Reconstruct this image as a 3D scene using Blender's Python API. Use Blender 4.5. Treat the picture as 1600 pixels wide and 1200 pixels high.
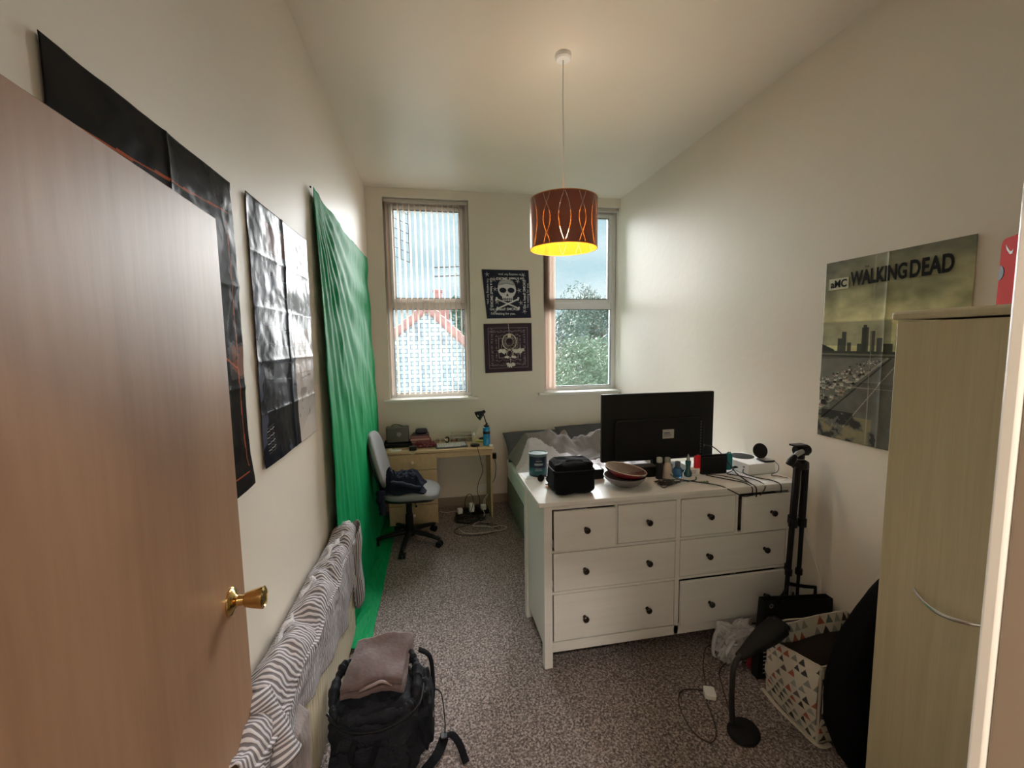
import bpy, math, random
import numpy as np
from mathutils import Vector, Matrix, noise
PI = math.pi
R = math.radians
for o in list(bpy.data.objects):
    bpy.data.objects.remove(o)
S = bpy.context.scene
C = S.collection

# ------------------------------------------------------------------ camera, sky, sun, exposure
S.view_settings.view_transform = 'Standard'
S.view_settings.look = 'None'
S.view_settings.exposure = 0.92
S.view_settings.gamma = 1.0
S.view_settings.use_curve_mapping = False
cam = bpy.data.cameras.new('camera')
cam.sensor_width = 36.0
cam.lens = 672.73 / 1600 * 36.0
cam.clip_start = 0.02
co = bpy.data.objects.new('camera', cam)
C.objects.link(co)
S.camera = co
yaw, pitch, roll = 0.1836, 0.0970, -0.0139
cy, sy, cp, sp = math.cos(yaw), math.sin(yaw), math.cos(pitch), math.sin(pitch)
fwd = Vector((sy * cp, cy * cp, -sp))
rgt = Vector((cy, -sy, 0))
upv = rgt.cross(fwd)
r2 = rgt * math.cos(roll) + upv * math.sin(roll)
u2 = -rgt * math.sin(roll) + upv * math.cos(roll)
m = Matrix((r2, u2, -fwd)).transposed().to_4x4()
m.translation = Vector((0, 0, 1.75))
co.matrix_world = m

w = bpy.data.worlds.new('cloudy_sky')
S.world = w
w.use_nodes = True
nt = w.node_tree
nt.nodes.clear()
def N(nt, t, **k):
    n = nt.nodes.new(t)
    for a, b in k.items():
        setattr(n, a, b)
    return n
out = N(nt, 'ShaderNodeOutputWorld')
bg = N(nt, 'ShaderNodeBackground')
tc = N(nt, 'ShaderNodeTexCoord')
mp = N(nt, 'ShaderNodeMapping')
mp.inputs['Scale'].default_value = (1.0, 1.0, 2.6)
nz = N(nt, 'ShaderNodeTexNoise')
nz.inputs['Scale'].default_value = 4.0
nz.inputs['Detail'].default_value = 6
nz.inputs['Roughness'].default_value = 0.55
rp = N(nt, 'ShaderNodeValToRGB')
rp.color_ramp.elements[0].position = 0.38
rp.color_ramp.elements[0].color = (0.47, 0.69, 0.76, 1)
rp.color_ramp.elements[1].position = 0.62
rp.color_ramp.elements[1].color = (0.78, 0.92, 0.95, 1)
sx = N(nt, 'ShaderNodeSeparateXYZ')
mr = N(nt, 'ShaderNodeMapRange')          # sky behind the building is brightened to light the gable outside
mr.inputs['From Min'].default_value = 0.15
mr.inputs['From Max'].default_value = -0.6
mr.inputs['To Min'].default_value = 0.60
mr.inputs['To Max'].default_value = 1.35
nt.links.new(tc.outputs['Generated'], mp.inputs['Vector'])
nt.links.new(mp.outputs['Vector'], nz.inputs['Vector'])
nt.links.new(nz.outputs['Fac'], rp.inputs['Fac'])
nt.links.new(tc.outputs['Generated'], sx.inputs[0])
nt.links.new(sx.outputs['Y'], mr.inputs['Value'])
nt.links.new(rp.outputs['Color'], bg.inputs['Color'])
nt.links.new(mr.outputs['Result'], bg.inputs['Strength'])
nt.links.new(bg.outputs[0], out.inputs['Surface'])

sl = bpy.data.lights.new('sun', 'SUN')     # sun diffused by thin cloud in front of the windows
sl.energy = 15.0
sl.angle = R(62)
sl.color = (1.0, 0.98, 0.95)
so = bpy.data.objects.new('sun', sl)
C.objects.link(so)
so.rotation_euler = Vector((-0.12, -1.0, -0.42)).to_track_quat('-Z', 'Y').to_euler()
try:
    S.cycles.use_denoising = True
    S.cycles.diffuse_bounces = 7
    S.cycles.max_bounces = 12
    S.cycles.transparent_max_bounces = 24
    S.cycles.sample_clamp_indirect = 6.0
except Exception:
    pass

# ------------------------------------------------------------------ materials
MATS = {}
def mat(name, col, rough=0.6, metal=0.0, bump=None, vary=None, coat=0.0, emit=None, trans=0.0, attr=None, stretch=(1, 1, 1), sheen=0.0, alpha=1.0, spec=0.5):
    if name in MATS:
        return MATS[name]
    m = bpy.data.materials.new(name)
    m.use_nodes = True
    nt = m.node_tree
    b = nt.nodes['Principled BSDF']
    b.inputs['Base Color'].default_value = (*col, 1)
    b.inputs['Roughness'].default_value = rough
    b.inputs['Metallic'].default_value = metal
    b.inputs['Coat Weight'].default_value = coat
    b.inputs['Transmission Weight'].default_value = trans
    b.inputs['Sheen Weight'].default_value = sheen
    b.inputs['Alpha'].default_value = alpha
    b.inputs['Specular IOR Level'].default_value = spec
    if emit:
        b.inputs['Emission Color'].default_value = (*emit[:3], 1)
        b.inputs['Emission Strength'].default_value = emit[3]
    tc = N(nt, 'ShaderNodeTexCoord')
    mp = N(nt, 'ShaderNodeMapping')
    mp.inputs['Scale'].default_value = stretch
    nt.links.new(tc.outputs['Object'], mp.inputs['Vector'])
    if vary:   # (scale, colour2, low, high)
        n = N(nt, 'ShaderNodeTexNoise')
        n.inputs['Scale'].default_value = vary[0]
        n.inputs['Detail'].default_value = 5
        r = N(nt, 'ShaderNodeValToRGB')
        r.color_ramp.elements[0].position = vary[2]
        r.color_ramp.elements[1].position = vary[3]
        r.color_ramp.elements[0].color = (*col, 1)
        r.color_ramp.elements[1].color = (*vary[1], 1)
        nt.links.new(mp.outputs[0], n.inputs['Vector'])
        nt.links.new(n.outputs['Fac'], r.inputs['Fac'])
        nt.links.new(r.outputs['Color'], b.inputs['Base Color'])
    if attr:
        a = N(nt, 'ShaderNodeAttribute', attribute_name=attr)
        nt.links.new(a.outputs['Color'], b.inputs['Base Color'])
    if bump:   # (scale, strength[, distance])
        n = N(nt, 'ShaderNodeTexNoise')
        n.inputs['Scale'].default_value = bump[0]
        n.inputs['Detail'].default_value = 6
        bp = N(nt, 'ShaderNodeBump')
        bp.inputs['Strength'].default_value = bump[1]
        bp.inputs['Distance'].default_value = bump[2] if len(bump) > 2 else 0.01
        nt.links.new(mp.outputs[0], n.inputs['Vector'])
        nt.links.new(n.outputs['Fac'], bp.inputs['Height'])
        nt.links.new(bp.outputs[0], b.inputs['Normal'])
    MATS[name] = m
    return m

def thin_glass(name, tint=(0.97, 0.99, 1.0), gloss=0.06, rough=0.02):
    m = bpy.data.materials.new(name)
    m.use_nodes = True
    nt = m.node_tree
    nt.nodes.clear()
    o = N(nt, 'ShaderNodeOutputMaterial')
    a = N(nt, 'ShaderNodeBsdfTransparent')
    a.inputs[0].default_value = (*tint, 1)
    g = N(nt, 'ShaderNodeBsdfGlossy')
    g.inputs['Roughness'].default_value = rough
    x = N(nt, 'ShaderNodeMixShader')
    x.inputs[0].default_value = gloss
    nt.links.new(a.outputs[0], x.inputs[1])
    nt.links.new(g.outputs[0], x.inputs[2])
    nt.links.new(x.outputs[0], o.inputs[0])
    MATS[name] = m
    return m

M_wall = mat('cream_wall_paint', (0.785, 0.732, 0.645), 0.5, spec=0.3, bump=(14, 0.25, 0.006), vary=(1.1, (0.755, 0.70, 0.615), 0.4, 0.7))
M_ceil = mat('cream_ceiling_paint', (0.785, 0.732, 0.64), 0.36, bump=(7, 0.15, 0.006))
M_trimw = mat('white_gloss_paint', (0.80, 0.78, 0.74), 0.25, bump=(30, 0.08))
M_trimt = mat('beige_gloss_paint', (0.33, 0.265, 0.205), 0.45)
M_upvc = mat('white_plastic_frame', (0.78, 0.79, 0.80), 0.3)
M_seal = mat('grey_rubber_seal', (0.12, 0.12, 0.12), 0.6)
M_black = mat('black_plastic', (0.007, 0.007, 0.008), 0.4, spec=0.25)
M_blackm = mat('matt_black_plastic', (0.008, 0.008, 0.009), 0.6, spec=0.2)
M_blackfab = mat('black_fabric', (0.007, 0.007, 0.009), 0.9, bump=(160, 0.4), spec=0.12)
M_rubber = mat('black_cable_rubber', (0.012, 0.011, 0.011), 0.5)
M_whitepl = mat('white_plastic', (0.80, 0.80, 0.79), 0.35)
M_steel = mat('brushed_steel', (0.6, 0.6, 0.6), 0.25, 1.0)
M_brass = mat('polished_brass', (0.72, 0.50, 0.20), 0.16, 1.0)
M_glass = thin_glass('window_glass')
M_clear = thin_glass('clear_plastic', (0.90, 0.90, 0.88), 0.16, 0.15)

def carpet():
    m = bpy.data.materials.new('speckled_brown_carpet')
    m.use_nodes = True
    nt = m.node_tree
    b = nt.nodes['Principled BSDF']
    b.inputs['Roughness'].default_value = 0.95
    tc = N(nt, 'ShaderNodeTexCoord')
    v = N(nt, 'ShaderNodeTexVoronoi')
    v.inputs['Scale'].default_value = 150
    n2 = N(nt, 'ShaderNodeTexNoise')
    n2.inputs['Scale'].default_value = 90
    n2.inputs['Detail'].default_value = 4
    mx = N(nt, 'ShaderNodeMath', operation='MULTIPLY_ADD')
    mx.inputs[1].default_value = 0.45
    bw = N(nt, 'ShaderNodeRGBToBW')
    r = N(nt, 'ShaderNodeValToRGB')
    e = r.color_ramp.elements
    e[0].position = 0.50; e[0].color = (0.070, 0.054, 0.051, 1)
    e[1].position = 0.92; e[1].color = (0.40, 0.34, 0.325, 1)
    k = e.new(0.72); k.color = (0.180, 0.145, 0.137, 1)
    bp = N(nt, 'ShaderNodeBump')
    bp.inputs['Strength'].default_value = 0.7
    bp.inputs['Distance'].default_value = 0.008
    L = nt.links.new
    L(tc.outputs['Object'], v.inputs['Vector']); L(tc.outputs['Object'], n2.inputs['Vector'])
    L(v.outputs['Color'], bw.inputs[0]); L(bw.outputs[0], mx.inputs[0]); L(n2.outputs['Fac'], mx.inputs[2])
    L(mx.outputs[0], r.inputs['Fac']); L(r.outputs['Color'], b.inputs['Base Color'])
    L(mx.outputs[0], bp.inputs['Height']); L(bp.outputs[0], b.inputs['Normal'])
    return m
M_carpet = carpet()

def wood(name, c1, c2, scale=(22, 22, 1.2), rough=0.35, fine=1.0, bump=0.1, coat=0.0):
    m = bpy.data.materials.new(name)
    m.use_nodes = True
    nt = m.node_tree
    b = nt.nodes['Principled BSDF']
    b.inputs['Roughness'].default_value = rough
    b.inputs['Coat Weight'].default_value = coat
    b.inputs['Specular IOR Level'].default_value = .3
    tc = N(nt, 'ShaderNodeTexCoord')
    mp = N(nt, 'ShaderNodeMapping'); mp.inputs['Scale'].default_value = scale
    n1 = N(nt, 'ShaderNodeTexNoise'); n1.inputs['Scale'].default_value = 1.0; n1.inputs['Detail'].default_value = 8; n1.inputs['Distortion'].default_value = 0.8
    mp2 = N(nt, 'ShaderNodeMapping'); mp2.inputs['Scale'].default_value = tuple(s * 7 for s in scale)
    n2 = N(nt, 'ShaderNodeTexNoise'); n2.inputs['Scale'].default_value = 1.0; n2.inputs['Detail'].default_value = 4
    a = N(nt, 'ShaderNodeMath', operation='MULTIPLY_ADD'); a.inputs[1].default_value = 0.45 * fine
    r = N(nt, 'ShaderNodeValToRGB')
    r.color_ramp.elements[0].position = 0.45; r.color_ramp.elements[0].color = (*c1, 1)
    r.color_ramp.elements[1].position = 0.95; r.color_ramp.elements[1].color = (*c2, 1)
    bp = N(nt, 'ShaderNodeBump'); bp.inputs['Strength'].default_value = bump; bp.inputs['Distance'].default_value = 0.004
    L = nt.links.new
    L(tc.outputs['Object'], mp.inputs[0]); L(tc.outputs['Object'], mp2.inputs[0])
    L(mp.outputs[0], n1.inputs['Vector']); L(mp2.outputs[0], n2.inputs['Vector'])
    L(n2.outputs['Fac'], a.inputs[0]); L(n1.outputs['Fac'], a.inputs[2]); L(a.outputs[0], r.inputs['Fac'])
    L(r.outputs['Color'], b.inputs['Base Color']); L(a.outputs[0], bp.inputs['Height']); L(bp.outputs[0], b.inputs['Normal'])
    MATS[name] = m
    return m
M_door = wood('brown_wood_door', (0.345, 0.205, 0.125), (0.25, 0.14, 0.082), (7, 7, 0.7), 0.42, bump=0.25)
M_desk = wood('pale_beech_laminate', (0.56, 0.42, 0.25), (0.47, 0.34, 0.19), (30, 2, 30), 0.4, bump=0.02)
M_ward = wood('washed_oak_laminate', (0.54, 0.475, 0.325), (0.46, 0.40, 0.265), (38, 38, 1.5), 0.42, bump=0.03)
M_dress = wood('white_stained_pine', (0.76, 0.755, 0.735), (0.71, 0.70, 0.68), (2, 30, 30), 0.38, bump=0.04)

# ------------------------------------------------------------------ mesh helpers
ORIG = {}
class MB:
    def __init__(s):
        s.v = []; s.f = []; s.m = []
    def add(s, vs, fs, mi=0):
        o = len(s.v)
        s.v += [tuple(p) for p in vs]
        s.f += [tuple(i + o for i in f) for f in fs]
        s.m += [mi] * len(fs)
        return s
    def box(s, x0, x1, y0, y1, z0, z1, mi=0, M=None):
        vs = [Vector(p) for p in ((x0, y0, z0), (x1, y0, z0), (x1, y1, z0), (x0, y1, z0), (x0, y0, z1), (x1, y0, z1), (x1, y1, z1), (x0, y1, z1))]
        if M: vs = [M @ p for p in vs]
        return s.add(vs, [(0, 3, 2, 1), (4, 5, 6, 7), (0, 1, 5, 4), (1, 2, 6, 5), (2, 3, 7, 6), (3, 0, 4, 7)], mi)
    def rbox(s, x0, x1, y0, y1, z0, z1, r=0.01, seg=3, mi=0, M=None):   # prism with rounded corners in plan (xy)
        r = min(r, (x1 - x0) / 2.001, (y1 - y0) / 2.001)
        pts = []
        for cx, cy_, a0 in ((x1 - r, y1 - r, 0), (x0 + r, y1 - r, 90), (x0 + r, y0 + r, 180), (x1 - r, y0 + r, 270)):
            for i in range(seg + 1):
                a = R(a0 + 90 * i / seg)
                pts.append((cx + r * math.cos(a), cy_ + r * math.sin(a)))
        n = len(pts)
        vs = [Vector((p[0], p[1], z0)) for p in pts] + [Vector((p[0], p[1], z1)) for p in pts]
        if M: vs = [M @ p for p in vs]
        return s.add(vs, [tuple(range(n))[::-1], tuple(range(n, 2 * n))] + [(i, (i + 1) % n, n + (i + 1) % n, n + i) for i in range(n)], mi)
    def prism(s, pts, ax, a, b, mi=0, M=None):    # polygon in the plane across axis ax, extruded a..b
        n = len(pts)
        def P(p, t):
            return Vector({'x': (t, p[0], p[1]), 'y': (p[0], t, p[1]), 'z': (p[0], p[1], t)}[ax])
        vs = [P(p, a) for p in pts] + [P(p, b) for p in pts]
        if M: vs = [M @ p for p in vs]
        return s.add(vs, [tuple(range(n))[::-1], tuple(range(n, 2 * n))] + [(i, (i + 1) % n, n + (i + 1) % n, n + i) for i in range(n)], mi)
    def tube(s, pts, r, n=8, mi=0, cap=True, flat=None):
        pts = [Vector(p) for p in pts]
        k = len(pts)
        rs = r if isinstance(r, (list, tuple)) else [r] * k
        tang = [(pts[min(i + 1, k - 1)] - pts[max(i - 1, 0)]).normalized() for i in range(k)]
        ref = Vector((0, 0, 1)) if abs(tang[0].z) < 0.9 else Vector((1, 0, 0))
        a = (ref - tang[0] * ref.dot(tang[0])).normalized()
        vs = []
        for i in range(k):
            a = (a - tang[i] * a.dot(tang[i]))
            a = a.normalized() if a.length > 1e-6 else tang[i].orthogonal().normalized()
            b = tang[i].cross(a)
            fa, fb = (1, 1) if flat is None else flat
            for j in range(n):
                t = 2 * PI * j / n
                vs.append(pts[i] + (a * math.cos(t) * fa + b * math.sin(t) * fb) * rs[i])
        fs = [(i * n + j, i * n + (j + 1) % n, (i + 1) * n + (j + 1) % n, (i + 1) * n + j) for i in range(k - 1) for j in range(n)]
        if cap:
            fs += [tuple(range(n))[::-1], tuple(range((k - 1) * n, k * n))]
        return s.add(vs, fs, mi)
    def cyl(s, p0, p1, r0, r1=None, n=20, mi=0):
        return s.tube([p0, p1], [r0, r0 if r1 is None else r1], n, mi)
    def lathe(s, prof, c=(0, 0, 0), n=28, mi=0, M=None, close=False):    # prof: (radius, z)
        k = len(prof)
        vs = []
        for r_, z in prof:
            for j in range(n):
                t = 2 * PI * j / n
                p = Vector((r_ * math.cos(t), r_ * math.sin(t), z))
                if M: p = M @ p
                vs.append(p + Vector(c))
        fs = [(i * n + j, i * n + (j + 1) % n, (i + 1) * n + (j + 1) % n, (i + 1) * n + j) for i in range(k - 1) for j in range(n)]
        if prof[0][0] > 1e-5 and not close: fs.append(tuple(range(n))[::-1])
        if prof[-1][0] > 1e-5 and not close: fs.append(tuple(range((k - 1) * n, k * n)))
        return s.add(vs, fs, mi)
    def grid(s, fn, nu, nv, mi=0, wrapu=False):
        vs = [fn(i / nu, j / nv) for j in range(nv + 1) for i in range(nu + (0 if wrapu else 1))]
        W = nu if wrapu else nu + 1
        fs = [(j * W + i, j * W + (i + 1) % W, (j + 1) * W + (i + 1) % W, (j + 1) * W + i) for j in range(nv) for i in range(nu)]
        return s.add(vs, fs, mi)
    def ball(s, c, r, n=16, sc=(1, 1, 1), mi=0):
        c = Vector(c)
        vs = []; k = n // 2
        for j in range(1, k):
            for i in range(n):
                a, b = 2 * PI * i / n, PI * j / k
                vs.append(c + Vector((math.cos(a) * math.sin(b) * r * sc[0], math.sin(a) * math.sin(b) * r * sc[1], math.cos(b) * r * sc[2])))
        vs += [c + Vector((0, 0, r * sc[2])), c - Vector((0, 0, r * sc[2]))]
        t, bt = len(vs) - 2, len(vs) - 1
        fs = [(j * n + i, (j + 1) * n + i, (j + 1) * n + (i + 1) % n, j * n + (i + 1) % n) for j in range(k - 2) for i in range(n)]
        fs += [(t, i, (i + 1) % n) for i in range(n)] + [(bt, (k - 2) * n + (i + 1) % n, (k - 2) * n + i) for i in range(n)]
        return s.add(vs, fs, mi)
    def build(s, name, mats, parent=None, bevel=0, smooth=True, solid=0, sub=0, seg=2, angle=35):
        o0 = Vector((0, 0, 0))
        if parent is not None:
            o0 = Vector(ORIG.get(parent.name, (0, 0, 0)))
        me = bpy.data.meshes.new(name)
        me.from_pydata([tuple(Vector(p) - o0) for p in s.v], [], s.f)
        if not isinstance(mats, (list, tuple)): mats = [mats]
        for m in mats: me.materials.append(m)
        if len(mats) > 1:
            me.polygons.foreach_set('material_index', s.m)
        me.validate()
        if smooth:
            me.polygons.foreach_set('use_smooth', [True] * len(me.polygons))
            if not sub: me.set_sharp_from_angle(angle=R(angle))
        me.update()
        o = bpy.data.objects.new(name, me)
        C.objects.link(o)
        if parent is not None:
            o.parent = parent
            ORIG[o.name] = tuple(o0)
        if solid:
            md = o.modifiers.new('thickness', 'SOLIDIFY'); md.thickness = solid; md.offset = 0
        if sub:
            md = o.modifiers.new('smooth', 'SUBSURF'); md.levels = sub; md.render_levels = sub
        if bevel:
            md = o.modifiers.new('bevel', 'BEVEL'); md.width = bevel; md.segments = seg; md.limit_method = 'ANGLE'; md.angle_limit = R(40)
            md.harden_normals = False
        return o

def tag(o, label=None, cat=None, group=None, kind=None):
    if label: o['label'] = label
    if cat: o['category'] = cat
    if group: o['group'] = group
    if kind: o['kind'] = kind
    return o
def thing(name, label, cat, loc=(0, 0, 0), group=None, local=False):   # an Empty at the thing's base
    o = bpy.data.objects.new(name, None)
    C.objects.link(o)
    o.location = loc
    o.empty_display_size = 0.05
    ORIG[o.name] = (0, 0, 0) if local else tuple(loc)
    return tag(o, label, cat, group)
def place(o, loc, rz=0, rx=0, ry=0):
    o.location = loc
    o.rotation_euler = (R(rx), R(ry), R(rz))
def struct(o): return tag(o, kind='structure')

def spline(pts, n=8):    # Catmull-Rom through the points
    pts = [Vector(p) for p in pts]
    o = []
    for i in range(len(pts) - 1):
        a, b, c, d = pts[max(i - 1, 0)], pts[i], pts[i + 1], pts[min(i + 2, len(pts) - 1)]
        for k in range(n):
            t = k / n
            o.append(0.5 * ((2 * b) + (c - a) * t + (2 * a - 5 * b + 4 * c - d) * t * t + (3 * b - a - 3 * c + d) * t ** 3))
    o.append(pts[-1])
    return o
def text_part(txt, parent, M, size, m, name='lettering', bold=0.0, sx_=1.0, spacing=1.0, align='LEFT', ext=0.0004, label=None):
    cu = bpy.data.curves.new(name, 'FONT')
    cu.body = txt; cu.size = size; cu.offset = bold; cu.extrude = ext; cu.align_x = align; cu.space_character = spacing
    cu.resolution_u = 4
    t = bpy.data.objects.new(name, cu)
    C.objects.link(t)
    bpy.context.view_layer.update()
    dg = bpy.context.evaluated_depsgraph_get()
    me = bpy.data.meshes.new_from_object(t.evaluated_get(dg))
    bpy.data.objects.remove(t)
    o0 = Vector(ORIG.get(parent.name, (0, 0, 0)))
    for v in me.vertices:
        v.co = (M @ Vector((v.co.x * sx_, v.co.y, v.co.z))) - o0
    me.materials.clear()
    me.materials.append(m)
    o = bpy.data.objects.new(name, me)
    C.objects.link(o)
    o.parent = parent
    ORIG[o.name] = tuple(o0)
    if label: o['label'] = label
    return o
def frame_M(origin, xdir, ydir):
    x = Vector(xdir).normalized(); y = Vector(ydir).normalized(); z = x.cross(y)
    M = Matrix((x, y, z)).transposed().to_4x4()
    M.translation = Vector(origin)
    return M
def fbm(x, y, z=0.0, o=4):
    return noise.fractal(Vector((x, y, z)), 1.0, 2.0, o)
def ridge(x, y, z=0.0):
    return 1 - 2 * abs(noise.noise(Vector((x, y, z))))

# tiny rasteriser for printed cloths and posters (the print is a colour layer of the sheet itself)
class Img:
    def __init__(s, w_, h_, col):
        s.a = np.zeros((h_, w_, 3)); s.a[:] = col
        s.Y, s.X = np.mgrid[0:h_, 0:w_]
        s.X = (s.X + .5) / w_; s.Y = (s.Y + .5) / h_; s.w = w_; s.h = h_
        s.asp = w_ / h_
    def put(s, mask, col, al=1.0):
        s.a[mask] = s.a[mask] * (1 - al) + np.array(col) * al
    def rect(s, x0, y0, x1, y1, col, al=1.0):
        s.put((s.X >= x0) & (s.X <= x1) & (s.Y >= y0) & (s.Y <= y1), col, al)
    def ell(s, cx, cy_, rx, ry, col, al=1.0, ring=None):
        d = ((s.X - cx) / rx) ** 2 + ((s.Y - cy_) / ry) ** 2
        s.put((d <= 1) if ring is None else ((d <= 1) & (d >= ring ** 2)), col, al)
    def line(s, x0, y0, x1, y1, th, col, al=1.0):
        dx, dy = x1 - x0, y1 - y0
        t = np.clip(((s.X - x0) * dx + (s.Y - y0) * dy) / (dx * dx + dy * dy + 1e-12), 0, 1)
        d = np.hypot((s.X - x0 - t * dx) * 1.0, (s.Y - y0 - t * dy) / s.asp)
        s.put(d <= th, col, al)
    def poly(s, pts, col, al=1.0):
        ins = np.zeros(s.X.shape, bool)
        n = len(pts)
        for i in range(n):
            x0, y0 = pts[i]; x1, y1 = pts[(i + 1) % n]
            c = (y0 > s.Y) != (y1 > s.Y)
            ins ^= c & (s.X < (x1 - x0) * (s.Y - y0) / (y1 - y0 + 1e-12) + x0)
        s.put(ins, col, al)
def noise_img(w_, h_, sx_, sy_, seed):
    rs = np.random.RandomState(seed)
    a = np.zeros((h_, w_))
    amp = 1.0
    for o in range(5):
        gw, gh = int(sx_ * 2 ** o) + 2, int(sy_ * 2 ** o) + 2
        g = rs.rand(gh, gw)
        yy = np.linspace(0, gh - 1.001, h_); xx = np.linspace(0, gw - 1.001, w_)
        yi = yy.astype(int); xi = xx.astype(int)
        fy = (yy - yi)[:, None]; fx = (xx - xi)[None, :]
        fy = fy * fy * (3 - 2 * fy); fx = fx * fx * (3 - 2 * fx)
        a += amp * (g[yi][:, xi] * (1 - fy) * (1 - fx) + g[yi + 1][:, xi] * fy * (1 - fx) + g[yi][:, xi + 1] * (1 - fy) * fx + g[yi + 1][:, xi + 1] * fy * fx)
        amp *= 0.5
    return a / 1.94
def printed(name, img, fn, parent, m, solid=0.0008, label=None):    # fn(u,v)->point, v down
    h_, w_ = img.shape[:2]
    o0 = Vector(ORIG.get(parent.name, (0, 0, 0))) if parent is not None else Vector((0, 0, 0))
    vs = [tuple(Vector(fn(i / w_, j / h_)) - o0) for j in range(h_ + 1) for i in range(w_ + 1)]
    W = w_ + 1
    fs = [(j * W + i, (j + 1) * W + i, (j + 1) * W + i + 1, j * W + i + 1) for j in range(h_) for i in range(w_)]
    me = bpy.data.meshes.new(name)
    me.from_pydata(vs, [], fs)
    at = me.color_attributes.new('print', 'FLOAT_COLOR', 'CORNER')
    px = np.ones((h_ * w_, 4)); px[:, :3] = img.reshape(-1, 3)
    at.data.foreach_set('color', np.repeat(px, 4, axis=0).ravel())
    me.materials.append(m)
    me.polygons.foreach_set('use_smooth', [True] * len(me.polygons))
    me.update()
    o = bpy.data.objects.new(name, me)
    C.objects.link(o)
    if parent is not None:
        o.parent = parent
        ORIG[o.name] = tuple(o0)
    if solid:
        md = o.modifiers.new('thickness', 'SOLIDIFY'); md.thickness = solid; md.offset = 0
    if label: o['label'] = label
    return o
M_posterp = mat('glossy_printed_paper', (1, 1, 1), 0.20, attr='print', bump=(12, 0.45, 0.004), spec=0.03)
M_satinp = mat('satin_printed_paper', (1, 1, 1), 0.42, attr='print', bump=(10, 0.2, 0.003), spec=0.15)
M_clothp = mat('printed_cotton', (1, 1, 1), 0.85, attr='print', bump=(200, 0.15))

# ------------------------------------------------------------------ the room
XL, XR, YB, H, YF = -0.591, 2.071, 4.543, 3.279, 0.283
TH = 0.30
W1 = (-0.432, 0.415, 1.172, 3.195)     # opening x0,x1,z0,z1
W2 = (1.200, 2.071, 1.190, 3.190)
DO = (-0.47, 0.487, 2.10)               # doorway

struct(MB().box(XL - .4, XR + .4, -2.4, YB + TH, -.12, 0).build('floor', M_carpet, smooth=False))
struct(MB().box(XL - .4, XR + .4, -2.4, YB + TH, H, H + .15).build('ceiling', M_ceil, smooth=False))
struct(MB().box(XL - .2, XL, YF - .15, YB + TH, 0, H).build('wall_left', M_wall, smooth=False))
struct(MB().box(XR, XR + .2, YF - .15, YB + TH, 0, H).build('wall_right', M_wall, smooth=False))
b = MB()
b.box(XL, W1[0], YB, YB + TH, 0, H); b.box(W1[1], W2[0], YB, YB + TH, 0, H)
b.box(W1[0], W1[1], YB, YB + TH, 0, W1[2]); b.box(W1[0], W1[1], YB, YB + TH, W1[3], H)
b.box(W2[0], XR, YB, YB + TH, 0, W2[2]); b.box(W2[0], XR, YB, YB + TH, W2[3], H)
struct(b.build('wall_back', M_wall, smooth=False))
b = MB()
b.box(XL, DO[0] - .04, YF - .15, YF, 0, H); b.box(DO[1] + .03, XR, YF - .15, YF, 0, H)
b.box(DO[0] - .04, DO[1] + .03, YF - .15, YF, DO[2] + .03, H)
struct(b.build('wall_front', M_wall, smooth=False))
# hallway behind the doorway
b = MB()
b.box(XL - .4, XL - .2, -2.3, YF - .15, 0, H)
struct(b.build('wall_hallway_left', M_wall, smooth=False))
struct(MB().box(XR - .2, XR, -2.3, YF - .15, 0, H).build('wall_hallway_right', M_wall, smooth=False))
struct(MB().box(XL - .4, XR, -2.4, -2.3, 0, H).build('wall_hallway_back', M_wall, smooth=False))
# door frame
b = MB()
b.box(DO[1], DO[1] + .03, YF - .15, YF - .009, 0, DO[2] + .03, 1)
b.box(DO[1] - .002, DO[1] + .03, YF - .009, YF + .004, 0, DO[2] + .03, 0)
b.box(DO[0] - .04, DO[0], YF - .15, YF + .004, 0, DO[2] + .03, 0)
b.box(DO[0], DO[1], YF - .15, YF + .004, DO[2], DO[2] + .03, 0)
struct(b.build('trim_1', [M_trimw, M_trimt], bevel=.003))
struct(MB().box(XL, XR, YB - .016, YB, 0, .10).build('baseboard_back', M_trimt, bevel=.004))
struct(MB().box(XL, XL + .016, 2.6, YB - .016, 0, .10).build('baseboard_left', M_trimt, bevel=.004))
struct(MB().box(XR - .016, XR, YF, YB - .016, 0, .10).build('baseboard_right', M_trimt, bevel=.004))

# open door leaf, hinged on the left jamb
def door():
    hx, hy = -0.447, 0.30
    fx, fy = -0.506, 1.197
    L_ = math.hypot(fx - hx, fy - hy)
    root = thing('door_1', None, None, (hx, hy, 0), local=True)
    root['kind'] = 'structure'
    root.rotation_euler = (0, 0, math.atan2(fy - hy, fx - hx))
    # local x along the leaf, visible face at local y=0, thickness towards +y (the wall)
    MB().box(0, L_, 0, .040, .008, 2.06).build('door_leaf', M_door, root, bevel=.002)
    kx, kz = L_ - .094, 1.13
    Mk = Matrix.Translation((kx, 0, kz)) @ Matrix.Rotation(R(90), 4, 'X')
    k = MB().lathe([(0, 0), (.034, 0), (.034, .003), (.030, .008), (.018, .012), (.013, .016), (.012, .030)], M=Mk).build('door_knob', M_brass, root)
    MB().lathe([(.012, .030), (.017, .033), (.022, .050), (.0265, .070), (.0265, .073), (.021, .076), (.020, .074), (0, .0735)], M=Mk).build('knob_grip', M_brass, k)
    MB().lathe([(0, 0), (.034, 0), (.030, -.006), (.0, -.008)], M=Matrix.Translation((kx, .040, kz)) @ Matrix.Rotation(R(90), 4, 'X')).build('rose_plate', M_brass, root)
    for z in (.25, 1.05, 1.82):
        MB().cyl((.0, -.003, z), (.0, -.003, z + .09), .006, n=10).build('hinge', M_steel, root)
door()

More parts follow.
